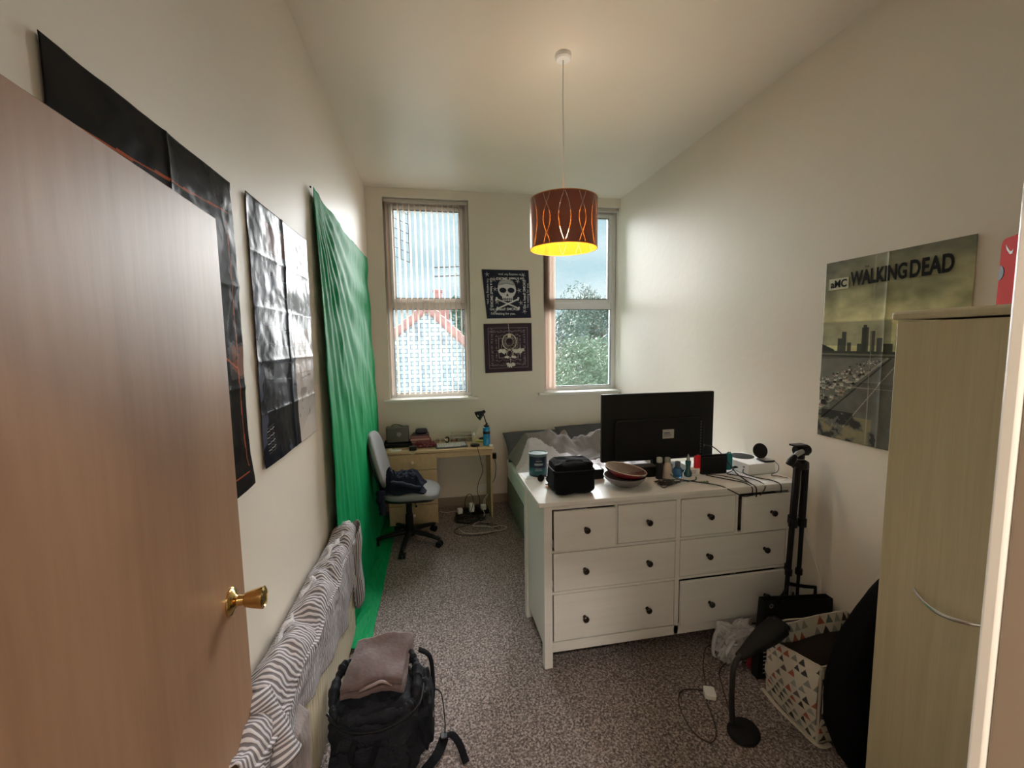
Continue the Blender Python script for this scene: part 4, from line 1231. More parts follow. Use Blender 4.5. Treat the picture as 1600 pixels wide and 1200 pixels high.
def desk_items():
    # silver laptop / keyboard
    root = thing('silver_keyboard', 'silver grey keyboard lying across the middle of the desk', 'keyboard', (.18, 4.2, DZ))
    M = Matrix.Translation((.165, 4.215, DZ)) @ Matrix.Rotation(R(3), 4, 'Z')
    MB().rbox(-.155, .155, -.085, .085, .0005, .014, r=.008, M=M).build('tray', mat('dark_grey_tray', (.09, .10, .11), .4), root, bevel=.002)
    for r_ in range(5):
        for c in range(12 if r_ else 5):
            x = -.140 + c * .0235; w_ = .0205
            if r_ == 0: w_ = .030 if c != 2 else .085; x = (-.140, -.106, -.072, .018, .052)[c]
            o = MB().box(x, x + w_, -.072 + r_ * .030, -.046 + r_ * .030, .0145, .0185, M=M).build('key', mat('pale_grey_key', (.62, .64, .66), .45), root)
    # spectacles / headphones
    root = thing('spectacles', 'clear framed spectacles with a dark arm beside the keyboard', 'glasses', (.06, 4.38, DZ))
    b = MB()
    for cx in (.035, .085): b.tube([(cx + .022 * math.cos(2 * PI * k / 20), 4.38, DZ + .026 + .019 * math.sin(2 * PI * k / 20)) for k in range(21)], .0020, 6)
    b.tube([(.057, 4.38, DZ + .030), (.063, 4.38, DZ + .030)], .002, 6)
    b.tube([(.013, 4.38, DZ + .03), (.010, 4.46, DZ + .01)], .002, 6)
    b.build('spectacle_frame', mat('pinkish_clear_frame', (.6, .45, .40), .3), root)
    for cx in (.035, .085): MB().lathe([(0, 0), (.021, 0)], M=Matrix.Translation((cx, 4.38, DZ + .026)) @ Matrix.Rotation(R(90), 4, 'X'), n=20).build('lens', M_clear, root)
    root = thing('wristwatch', 'dark bracelet watch standing on its side behind the keyboard', 'watch', (.13, 4.38, DZ))
    MB().tube([(.130 + .018 * math.cos(2 * PI * k / 24), 4.37, DZ + .032 + .027 * math.sin(2 * PI * k / 24)) for k in range(25)], .007, 8).build('bracelet', M_black, root)
    MB().cyl((.108, 4.37, DZ + .032), (.120, 4.37, DZ + .032), .017, n=18).build('watch_case', M_steel, root)
    # clear organiser
    root = thing('clear_organiser', 'transparent plastic organiser box on the desk behind the keyboard', 'box', (.27, 4.42, DZ))
    b = MB()
    x0, x1, y0, y1, z0, z1 = .165, .385, 4.37, 4.47, DZ + .001, DZ + .085
    t = .003
    b.box(x0, x1, y0, y0 + t, z0, z1); b.box(x0, x1, y1 - t, y1, z0, z1); b.box(x0, x0 + t, y0, y1, z0, z1); b.box(x1 - t, x1, y0, y1, z0, z1); b.box(x0, x1, y0, y1, z0, z0 + t)
    b.box(x0, x1, y0 + .045, y0 + .048, z0, z1)
    b.build('clear_shell', M_clear, root, smooth=False)
    b = MB()
    for z in (z1, DZ + .05): b.tube([(x0, y0, z), (x1, y0, z), (x1, y1, z), (x0, y1, z), (x0, y0, z)], .0022, 5)
    b.build('moulded_rim', mat('cream_plastic_edge', (.62, .55, .42), .3), root)
    cols = [(.6, .25, .2), (.5, .45, .35), (.25, .12, .10)]
    for k, lab in enumerate(('small orange pot inside the clear organiser', 'small cream pot inside the clear organiser', 'small brown pot inside the clear organiser')):
        o = MB().lathe([(0, 0), (.016, 0), (.016, .025), (0, .025)], c=(.20 + .06 * k, 4.40, DZ + .005), n=14).build('cosmetic_pot', mat('pot_paint_%d' % k, cols[k], .4))
        tag(o, lab, 'pot', group='small pots in the clear organiser')
    root = thing('cream_jar', 'small cream lidded jar standing beside the clear organiser', 'jar', (.41, 4.40, DZ))
    MB().lathe([(0, 0), (.020, 0), (.020, .055), (.015, .062), (.0, .062)], c=(.410, 4.40, DZ)).build('jar_body', mat('cream_plastic', (.66, .61, .50), .4), root)
    MB().lathe([(.016, .062), (.017, .064), (.017, .092), (0, .094)], c=(.410, 4.40, DZ)).build('lid', M_whitepl, root)
    root = thing('pen', 'pale wooden pen lying between the keyboard and the black puck', 'pen', (.36, 4.2, DZ))
    MB().cyl((.345, 4.15, DZ + .006), (.38, 4.30, DZ + .006), .0045, n=8).build('barrel', mat('tan_paint', (.45, .28, .15), .5), root)
    root = thing('paper_slip', 'white slips of paper tucked behind the keyboard', 'paper', (.2, 4.34, DZ))
    MB().box(.13, .30, 4.315, 4.362, DZ + .0002, DZ + .002).build('sheet', M_whitepl, root)
    root = thing('yellow_box', 'flat olive yellow box lying behind the blue bottle', 'box', (.48, 4.4, DZ))
    M = Matrix.Translation((.47, 4.33, DZ)) @ Matrix.Rotation(R(-24), 4, 'Z')
    MB().box(-.05, .055, -.03, .03, .0005, .018, M=M).build('carton', mat('olive_yellow_card', (.40, .38, .10), .6), root, bevel=.002)
    # black puck with cable
    root = thing('black_charging_puck', 'round black puck on the desk with a cable dropping over the front edge', 'charger', (.40, 4.16, DZ))
    MB().lathe([(0, 0), (.044, 0), (.047, .008), (.044, .018), (.030, .022), (0, .023)], c=(.395, 4.17, DZ)).build('puck', M_black, root)
    MB().tube(spline([(.395, 4.13, DZ + .008), (.405, 4.09, DZ + .006), (.412, DYF - .012, DZ - .01), (.440, DYF - .02, .60), (.455, DYF - .01, .50), (.415, 4.08, .40), (.400, 4.10, .30), (.425, 4.13, .20), (.420, 4.15, .10)], 8), .0032, 6).build('cable', M_rubber, root)
    # water bottle
    root = thing('water_bottle', 'translucent bright blue sports bottle with a dark cap on the desk', 'bottle', (.515, 4.17, DZ))
    c = (.512, 4.175, DZ)
    bm_ = mat('bright_blue_plastic', (.012, .22, .48), .18, coat=.4)
    MB().lathe([(0, 0), (.032, 0), (.035, .004), (.035, .06), (.033, .07), (.035, .08), (.035, .135), (.033, .150), (.030, .160), (0, .161)], c=c).build('bottle_body', bm_, root)
    MB().lathe([(.0355, .118), (.0358, .120), (.0358, .142), (.0355, .144)], c=c, close=True).build('printed_band', M_black, root)
    MB().lathe([(.034, .160), (.0345, .163), (.0345, .178), (.026, .186), (.0, .188)], c=c).build('blue_collar', bm_, root)
    MB().lathe([(.026, .184), (.027, .200), (.012, .203), (.011, .214), (0, .215)], c=c).build('cap', M_black, root)
    tag(MB().lathe([(0, 0), (.020, 0), (.021, .006), (.018, .018), (0, .020)], c=(.548, 4.125, DZ)).build('round_pot', M_whitepl), 'small round white pot at the right front corner of the desk', 'pot')
    # lamp
    root = thing('desk_lamp', 'small black adjustable desk lamp standing behind the blue bottle', 'lamp', (.52, 4.42, DZ))
    MB().lathe([(0, 0), (.060, 0), (.062, .006), (.050, .018), (.0, .024)], c=(.520, 4.43, DZ)).build('base', M_black, root)
    MB().tube([(.525, 4.43, DZ + .02), (.545, 4.42, .905)], .0055, 8).build('lower_arm', M_black, root)
    MB().tube([(.545, 4.42, .900), (.500, 4.36, 1.030)], .0055, 8).build('upper_arm', M_black, root)
    MB().ball((.545, 4.42, .903), .012).build('elbow_joint', M_black, root)
    M = frame_M((.500, 4.35, 1.035), (0, 1, 0), (.45, 0, .8))
    d = Vector((-.72, -.18, -.42)).normalized()
    q = d.to_track_quat('Z', 'Y').to_matrix().to_4x4()
    MM = Matrix.Translation((.508, 4.355, 1.040)) @ q
    hd = MB().lathe([(0, -.018), (.014, -.016), (.018, .0), (.020, .015), (.030, .030), (.052, .078), (.050, .078), (.028, .032), (0, .03)], M=MM).build('lamp_shade', M_black, root)
    MB().ball(MM @ Vector((0, 0, .06)), .017).build('bulb', mat('unlit_white_bulb', (.85, .85, .85), .3), hd)
    # cables and extension lead under the desk
    root = thing('extension_lead', 'black multi socket extension lead full of plugs under the desk', 'extension lead', (.36, 4.22, 0))
    M = Matrix.Translation((.36, 4.25, 0)) @ Matrix.Rotation(R(12), 4, 'Z')
    MB().rbox(-.17, .17, -.032, .032, .001, .040, r=.01, M=M).build('socket_strip', M_black, root, bevel=.004)
    def plug_(x, m_, lab, nm, hh=.05):
        r_ = thing(nm, lab, 'plug', tuple(M @ Vector((x, 0, .04))))
        MB().rbox(x - .024, x + .024, -.024, .024, .040, .040 + hh, r=.008, M=M).build('plug_body', m_, r_, bevel=.005)
        return r_
    a = plug_(-.13, M_whitepl, 'white plug at the left end of the extension lead under the desk', 'plug')
    a = plug_(-.070, M_black, 'black plug with a looping cable in the extension lead under the desk', 'plug')
    p0 = M @ Vector((-.07, 0, .088))
    MB().tube(spline([p0, p0 + Vector((-.005, 0, .06)), p0 + Vector((.02, 0, .13)), p0 + Vector((.06, 0, .13)), p0 + Vector((.08, -.01, .06)), p0 + Vector((.05, -.05, -.02)), (.33, 4.12, .006)], 8), .0035, 6).build('cable', M_rubber, a)
    a = plug_(-.008, M_whitepl, 'tall white phone charger plug in the middle of the extension lead', 'plug', .085)
    a = plug_(.055, M_black, 'black plug right of centre in the extension lead under the desk', 'plug')
    a = plug_(.120, M_whitepl, 'white plug with a cord at the right end of the extension lead', 'plug')
    p0 = M @ Vector((.12, 0, .088))
    MB().tube(spline([p0, p0 + Vector((.01, 0, .06)), p0 + Vector((.05, .02, .10)), p0 + Vector((.03, .08, .02)), (.52, 4.44, .012)], 8), .003, 6).build('cable', M_whitepl, a)
    rnd = random.Random(8)
    root = thing('black_cable', 'tangle of black cables heaped in front of the extension lead', 'cable', (.3, 4.12, 0))
    pts = []
    for k in range(60):
        a = k * .9
        pts.append((.32 + (.13 + .03 * math.sin(k * 1.7)) * math.cos(a), 4.10 + (.055 + .02 * math.cos(k * 2.3)) * math.sin(a), .012 + .028 * (.5 + .5 * math.sin(k * 1.3))))
    MB().tube(spline(pts, 5), .0038, 6).build('coiled_cord', M_rubber, root)
    root = thing('dark_cord', 'dark brown cord lying in a wide oval loop on the carpet before the desk', 'cable', (.37, 3.9, 0))
    pts = [(.372 + .215 * math.cos(2 * PI * k / 30), 3.885 + .125 * math.sin(2 * PI * k / 30), .006) for k in range(29)] + [(.50, 3.95, .009), (.40, 4.02, .012)]
    MB().tube(spline(pts, 4), .0035, 6).build('cord', mat('dark_brown_rubber', (.035, .022, .018), .6), root)
    root = thing('charging_cable', 'beige white charging cord looped on the carpet in front of the desk', 'cable', (.4, 3.9, 0))
    MB().tube(spline([(.44, 4.22, .09), (.47, 4.12, .05), (.40, 4.05, .012), (.36, 4.00, .014), (.345, 3.955, .012), (.45, 3.93, .012), (.52, 3.895, .012), (.585, 3.92, .008), (.645, 3.89, .008), (.62, 3.83, .008), (.48, 3.80, .010), (.34, 3.795, .010), (.245, 3.82, .012), (.215, 3.88, .012), (.20, 3.93, .012)], 8), .0034, 6).build('cord', mat('beige_white_rubber', (.58, .50, .43), .5), root)
    root = thing('beige_cord', 'thin beige cable lying on the carpet along the back baseboard', 'cable', (.1, 4.4, 0))
    MB().tube(spline([(.03, 4.40, .006), (.10, 4.36, .006), (.18, 4.37, .006), (.24, 4.33, .012), (.255, 4.26, .05)], 8), .0035, 6).build('cord', mat('beige_white_rubber', (.58, .50, .43), .5), root)
    root = thing('wall_cable', 'thin black plug and cable on the wall between desk and bed', 'cable', (.66, 4.52, .5))
    MB().rbox(.615, .655, YB - .05, YB - .001, .50, .56, r=.008).build('plug', M_black, root, bevel=.005)
    MB().tube(spline([(.635, YB - .035, .50), (.650, YB - .03, .42), (.640, YB - .02, .30), (.60, YB - .03, .22)], 8), .0035, 6).build('cord', M_rubber, root)
    root = thing('wall_socket', 'white double wall socket under the desk near the floor', 'socket', (.50, YB, .15))
    MB().box(.44, .585, YB - .012, YB - .0005, .13, .215).build('socket_plate', M_whitepl, root, bevel=.004)
desk_items()

# ------------------------------------------------------------------ office chair with a hoodie
def chair():
    root = thing('office_chair', 'grey fabric swivel office chair with black star base pulled out from the desk', 'chair', (-.235, 3.755, 0), local=True)
    root.rotation_euler = (0, 0, R(-4))
    F = mat('grey_chair_fabric', (.25, .25, .26), .9, bump=(220, .5), spec=.2)
    # seat: front towards +x
    def pad(hx, hy, hz, p): return soft_box(0, 0, 0, hx, hy, hz, p=p, amp=0.0004)
    def seat(u, v):
        x, y, z = pad(.235, .225, .038, 3.6)(u, v)
        z -= .03 * max(0, x - .12) / .12 * .8 + .0
        return (x + .035, y, z + .478)
    MB().grid(seat, 60, 24, wrapu=True).build('seat', F, root)
    def pan(u, v):
        x, y, z = pad(.225, .215, .020, 4)(u, v)
        return (x + .03, y, z + .446 - .02 * max(0, x - .1))
    MB().grid(pan, 48, 14, wrapu=True).build('seat_pan', M_black, root)
    ang = R(14)
    def back(off, hx, hy, hz, p):
        def fn(u, v):
            x, y, z = soft_box(0, 0, 0, hx, hy, hz, p=p, amp=.0004)(u, v)
            x += .028 * (y / hy) ** 2 + off + .045 * math.cos(z / hz * 1.4) * -.35
            X_ = x * math.cos(ang) - z * math.sin(ang); Z_ = x * math.sin(ang) + z * math.cos(ang)
            return (X_ - .235, y, Z_ + .765)
        return fn
    MB().grid(back(0, .034, .205, .245, 2.9), 60, 30, wrapu=True).build('backrest', F, root)
    MB().grid(back(-.030, .020, .198, .238, 2.9), 48, 22, wrapu=True).build('back_shell', M_black, root)
    MB().tube(spline([(-.27, 0, .68), (-.235, 0, .50), (-.18, 0, .43), (-.05, 0, .42)], 6), .030, 10, flat=(.35, 1)).build('back_bracket', M_black, root)
    MB().box(-.10, .08, -.07, .07, .395, .432).build('tilt_mechanism', M_black, root, bevel=.01)
    MB().tube([(.05, -.06, .41), (.08, -.17, .405), (.085, -.20, .405)], [.005, .005, .010], 8).build('lever', M_black, root)
    b = MB(); b.cyl((0, 0, .10), (0, 0, .26), .034); b.cyl((0, 0, .25), (0, 0, .40), .026)
    b.build('gas_column', M_black, root)
    MB().cyl((0, 0, .075), (0, 0, .135), .045).build('hub', M_black, root)
    for k in range(5):
        a = R(-24 + 72 * k)
        dx, dy = math.cos(a), math.sin(a)
        leg = MB().tube([(dx * .03, dy * .03, .112), (dx * .16, dy * .16, .098), (dx * .275, dy * .275, .075), (dx * .295, dy * .295, .068)], [.030, .025, .020, .016], 12, flat=(.8, 1)).build('leg', M_black, root)
        c = MB()
        wx, wy = dx * .285, dy * .285
        px, py = -dy, dx
        for s_ in (-1, 1):
            c.cyl((wx + px * s_ * .008, wy + py * s_ * .008, .027), (wx + px * s_ * .026, wy + py * s_ * .026, .027), .027, n=20)
        c.cyl((wx, wy, .03), (wx, wy, .075), .007, n=8)
        c.build('castor', M_black, leg, bevel=.003)
chair()
def hoodie():
    root = thing('navy_hoodie', 'crumpled navy hoodie lying on the office chair seat against the backrest', 'hoodie', (-.30, 3.72, .52))
    m_ = mat('navy_jersey', (.013, .015, .028), .95, bump=(120, .3), spec=.15)
    def fn(u, v):
        x = -.455 + .36 * u; y = 3.56 + .34 * v
        e = min(1, 5 * min(u, 1 - u)) * min(1, 5 * min(v, 1 - v))
        h_ = .045 * e + .075 * e * max(0, ridge(u * 2.6 + v, v * 2.2, 3.3)) * (1.15 - u * .7) + .022 * ridge(u * 7, v * 6, 8) * e
        return (x + .018 * math.sin(v * 9), y + .02 * math.sin(u * 11), .524 + h_ - .012 * (1 - e) + (.075 * max(0, .35 - u) / .35 * e))
    MB().grid(fn, 80, 70).build('crumpled_body', m_, root, solid=.008)
    for i, pts in enumerate((((-.36, 3.58, .60), (-.28, 3.56, .595), (-.20, 3.545, .575), (-.125, 3.555, .552)), ((-.33, 3.70, .61), (-.25, 3.66, .600), (-.17, 3.66, .580), (-.105, 3.64, .548)), ((-.44, 3.54, .555), (-.44, 3.50, .50), (-.425, 3.50, .42), (-.43, 3.505, .375)))):
        s_ = spline(pts, 6)
        MB().tube(s_, [(.034 + .005 * math.sin(k * 1.2)) * (1 - .3 * k / len(s_)) for k in range(len(s_))], 12, flat=(.75, 1)).build('sleeve', m_, root)
hoodie()

# ------------------------------------------------------------------ bed
def bed():
    x0, x1, y0, y1 = .735, 2.045, 2.66, 4.50
    root = thing('divan_bed', 'double divan bed with fitted pale sheet behind the chest of drawers', 'bed', ((x0 + x1) / 2, 3.6, 0))
    MB().rbox(x0 + .03, x1, y0, y1, .02, .335, r=.02).build('divan_base', mat('grey_green_bed_fabric', (.27, .29, .26), .8, bump=(90, .2)), root, bevel=.006)
    for (a, b_) in ((2.72, 3.20), (3.24, 3.72)):
        d = MB().box(x0 + .018, x0 + .029, a, b_, .05, .300).build('drawer', mat('grey_green_bed_fabric', (.20, .215, .195), .8), root, bevel=.004)
        for q in range(3): MB().box(x0 + .014, x0 + .018, a + .06 + q * .05, a + .072 + q * .05, .06, .29).build('ribbed_strip', mat('pale_piping', (.36, .37, .35), .7), d)
    MB().grid(lambda u, v: _mattress(u, v, x0, x1, y0, y1), 110, 44, wrapu=True).build('mattress', mat('pale_blue_grey_sheet', (.85, .86, .90), .75, bump=(6, .5, .03)), root)
def _mattress(u, v, x0, x1, y0, y1):
    x, y, z = soft_box(0, 0, 0, (x1 - x0) / 2, (y1 - y0) / 2, .112, p=9, amp=.0)(u, v)
    wr = .010 * ridge(y * 5 + z * 6, z * 9 + y * 2, 2) if x < -.5 else .004 * fbm(x * 8, y * 8)
    return ((x0 + x1) / 2 + x - (wr if x < -.5 else 0), (y0 + y1) / 2 + y, .448 + z + (wr if x >= -.5 else 0) + .004 * fbm(x * 3, y * 3))
bed()
def pillow(name, label, c, hx, hy, hz, rot, tilt, seed):
    root = thing(name, label, 'pillow', c)
    M = Matrix.Translation(c) @ Matrix.Rotation(R(rot), 4, 'Z') @ Matrix.Rotation(R(tilt), 4, 'X')
    def fn(u, v, s_=1):
        a, b_ = u * 2 - 1, v * 2 - 1
        t = max(0, (1 - abs(a) ** 2.6)) ** .5 * max(0, (1 - abs(b_) ** 2.6)) ** .5
        w_ = .010 * ridge(a * 2 + seed, b_ * 2, seed) + .006 * fbm(a * 4, b_ * 4, seed)
        sq = 1 - .05 * (a * a) * (b_ * b_) * -1
        return M @ Vector((a * hx * (1 - .06 * (1 - b_ * b_) * 0) * sq, b_ * hy * (1 - .07 * a * a * -0.5), s_ * (hz * t + w_ * t)))
    g = MB(); g.grid(lambda u, v: fn(u, v, 1), 50, 34); g.grid(lambda u, v: fn(1 - u, v, -1), 50, 34)
    g.build('pillowcase', mat('charcoal_pillowcase', (.10, .10, .115), .85, bump=(7, .8, .03), spec=.3), root)
pillow('pillow', 'charcoal pillow at the left head of the bed against the back wall', (1.07, 4.335, .665), .33, .20, .075, 1, 34, 1.0)
pillow('pillow', 'charcoal pillow on the right beside the television, overlapping the left pillow', (1.64, 4.335, .695), .32, .20, .08, 4, 38, 5.0)
def duvet():
    root = thing('grey_duvet', 'crumpled grey duvet spread over the bed', 'duvet', (1.35, 3.6, .56))
    m_ = mat('warm_grey_duvet', (.20, .185, .18), .9, bump=(14, .4, .02), spec=.2)
    m2 = mat('silver_lilac_duvet', (.55, .52, .57), .8, bump=(14, .5, .02))
    rf = random.Random(11)
    FOLDS = []
    for _ in range(34):
        a_ = rf.gauss(0, .38) + (0 if rf.random() < .7 else 1.3); x_, y_ = rf.uniform(.02, .98), rf.uniform(.04, .80); L_ = rf.uniform(.15, .38)
        FOLDS.append((x_, y_, x_ + L_ * math.cos(a_), y_ + L_ * math.sin(a_), rf.uniform(.030, .070), rf.uniform(.015, .030)))
    def fn(u, v):
        x = .735 + 1.27 * u; y = 3.30 + .98 * v
        e = min(1, 8 * u + .1) * min(1, 6 * (1 - u) + .2) * min(1, 7 * v + .15) * min(1, 7 * (1 - v) + .2)
        big = math.exp(-((v - .80 + .10 * math.sin(u * 5)) / .17) ** 2) * (.165 + .05 * math.sin(u * 9))
        mid = .055 * ridge(u * 2.2 + v * 1.2, v * 2.8 - u, 1.5)
        rid = .010 * ridge(u * 6, v * 7, 6)
        for (ax_, ay_, bx_, by_, hh, ww) in FOLDS:
            dx, dy = bx_ - ax_, by_ - ay_
            t = max(0, min(1, ((u - ax_) * dx + (v - ay_) * dy) / (dx * dx + dy * dy)))
            cx_ = ax_ + dx * t + .035 * math.sin(t * 5 + ax_ * 9); cy_ = ay_ + dy * t + .03 * math.sin(t * 4 + ay_ * 7)
            d = math.hypot(u - cx_, (v - cy_) * .8)
            rid += hh * math.exp(-(d / ww) ** 2) * (.4 + .6 * math.sin(PI * min(1, max(0, t))))
        z = .566 + .030 * e + (big + max(0, mid) + rid) * e
        return (x + .015 * math.sin(v * 12), y + .03 * math.sin(u * 7 + 1) * e, z)
    g = MB().grid(fn, 150, 120)
    # the underside's paler face shows on the folded-back near half
    W = 151
    for k, f in enumerate(g.f):
        u = (f[0] % W) / 150; v = (f[0] // W) / 120
        if v < .50 + .12 * math.sin(u * 6 + .5) + .06 * math.sin(u * 15): g.m[k] = 1
    g.build('duvet_cover', [m_, m2], root, solid=.014)
duvet()
tag(MB().grid(lambda u, v: (.95 + .95 * u, 2.95 + .32 * v, .568 + .018 * max(0, ridge(u * 3, v * 3, 2)) + .003), 50, 24).build('white_blanket', mat('white_cotton', (.74, .75, .80), .85, bump=(25, .3)), solid=.006), 'thin white cotton blanket at the foot of the bed behind the chest of drawers', 'blanket')

# ------------------------------------------------------------------ chest of drawers
CX0, CX1, CYF, CYB, CZ = .512, 2.066, 2.062, 2.600, .928
def chest():
    root = thing('chest_of_drawers', 'wide white chest of eight drawers with dark round knobs in front of the bed', 'chest of drawers', (1.3, 2.35, 0))
    yf = 2.085
    bx0, bx1 = .545, 2.050
    yb = CYB - .02
    MB().box(CX0, CX1, CYF, CYB, CZ - .024, CZ).build('top_board', [M_dress], root, bevel=.004)
    b = MB()
    for (x, y) in ((bx0, yf), (bx0, yb - .05), (bx1 - .045, yf), (bx1 - .045, yb - .05)):
        MB().box(x, x + .045, y, y + .05, 0, CZ - .024).build('leg', M_dress, root, bevel=.002)
    for x in (bx0 + .012, bx1 - .030): MB().box(x, x + .018, yf + .05, yb - .05, .085, CZ - .024).build('side_panel', M_dress, root)
    MB().box(bx0 + .045, bx1 - .045, yb - .02, yb - .014, .09, CZ - .024).build('back_panel', M_dress, root)
    xm0, xm1, xe0, xe1 = 1.298, 1.324, .592, 2.003
    b = MB()
    b.box(xe0 - .002, xe1 + .002, yf + .002, yf + .020, .878, CZ - .024)
    b.box(xm0, xm1, yf + .002, yf + .022, .09, .878)
    b.box(xe0 - .002, xe1 + .002, yf + .002, yf + .020, .088, .142)
    for (q0, q1) in ((xe0 - .002, xm0), (xm1, xe1 + .002)):
        for z in (.650, .420): b.box(q0, q1, yf + .003, yf + .020, z - .007, z + .007)
    for x in (.945, 1.674): b.box(x - .008, x + .008, yf + .003, yf + .020, .655, .878)
    b.build('face_frame', M_dress, root, bevel=.001)
    MB().box(bx0 + .045, bx1 - .045, yf + .024, yb - .03, .10, .115).build('bottom_panel', mat('dark_gap', (.02, .018, .016), .9), root)
    Mk = mat('dark_bronze_knob', (.035, .028, .025), .32, .6)
    def drawer(x0, x1, z0, z1, knobs, out=0.0, tilt=0.0):
        g = .003
        d = MB()
        d.box(x0 + g, x1 - g, 0, .018, z0 + g, z1 - g)
        M = Matrix.Translation((0, yf + .001 - out, 0))
        if tilt: M = Matrix.Translation((x0, yf + .001 - out, 0)) @ Matrix.Rotation(R(tilt), 4, 'Z') @ Matrix.Translation((-x0, 0, 0))
        d.v = [M @ Vector(p) for p in d.v]
        o = d.build('drawer', M_dress, root, bevel=.002)
        s_ = MB()
        s_.box(x0 + .02, x0 + .032, .018, .38, z0 + .02, z1 - .03, M=M); s_.box(x1 - .032, x1 - .02, .018, .38, z0 + .02, z1 - .03, M=M); s_.box(x0 + .02, x1 - .02, .018, .38, z0 + .02, z0 + .026, M=M)
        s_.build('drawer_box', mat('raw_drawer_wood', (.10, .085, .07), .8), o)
        for kx in knobs:
            MM = M @ Matrix.Translation((kx, 0, (z0 + z1) / 2 + .004 if z0 > .3 else (z0 + z1) / 2 - .01)) @ Matrix.Rotation(R(90), 4, 'X')
            MB().lathe([(0, 0), (.010, 0), (.008, .012), (.011, .017), (.0165, .022), (.0165, .030), (.012, .034), (0, .035)], M=MM, n=20).build('knob', Mk, o)
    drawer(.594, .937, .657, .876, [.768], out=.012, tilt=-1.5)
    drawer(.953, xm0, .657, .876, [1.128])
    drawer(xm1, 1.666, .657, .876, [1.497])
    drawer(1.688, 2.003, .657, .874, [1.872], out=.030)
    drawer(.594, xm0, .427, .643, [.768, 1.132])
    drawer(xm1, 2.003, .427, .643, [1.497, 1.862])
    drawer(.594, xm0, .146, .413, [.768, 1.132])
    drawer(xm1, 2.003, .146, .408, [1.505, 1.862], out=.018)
chest()

# ------------------------------------------------------------------ on the chest: television
def tv():
    root = thing('television', 'black flat screen television seen from behind on the white chest of drawers', 'television', (1.40, 2.47, CZ), local=True)
    root.rotation_euler = (0, 0, R(-1.5))
    P = M_black
    W_2 = .378
    MB().box(-W_2, W_2, .0, .028, .062, .492).build('panel', [P], root, bevel=.006)
    MB().box(-W_2 + .012, W_2 - .012, .0285, .0295, .080, .480).build('screen', mat('dark_screen', (.01, .01, .012), .1), root)
    b = MB()
    b.prism([(-.30, .075), (.30, .075), (.30, .300), (.285, .330), (-.285, .330), (-.30, .300)], 'y', -.026, .002)
    b.build('rear_housing', M_blackm, root, bevel=.008)
    b = MB()
    for k in range(12): b.box(.270, .278, -.0275, -.025, .10 + .018 * k, .110 + .018 * k)
    b.build('port_panel', mat('port_grey', (.06, .06, .065), .4), root)
    MB().box(.012, .088, -.0280, -.0262, .205, .262).build('rating_label', mat('silver_label', (.42, .42, .40), .4), root)
    b = MB()
    b.box(.018, .060, -.0286, -.028, .238, .243); b.box(.018, .070, -.0286, -.028, .228, .231); b.box(.018, .066, -.0286, -.028, .220, .222)
    b.build('label_print', M_black, root)
    MB().box(-.045, .045, -.018, .022, .012, .09).build('neck', P, root, bevel=.004)
    MB().rbox(-.20, .20, -.085, .115, 0, .012, r=.04, seg=5).build('stand_base', P, root, bevel=.004)
    MB().cyl((.31, -.012, .145), (.31, -.002, .145), .008, n=12).build('aerial_socket', M_steel, root)
tv()

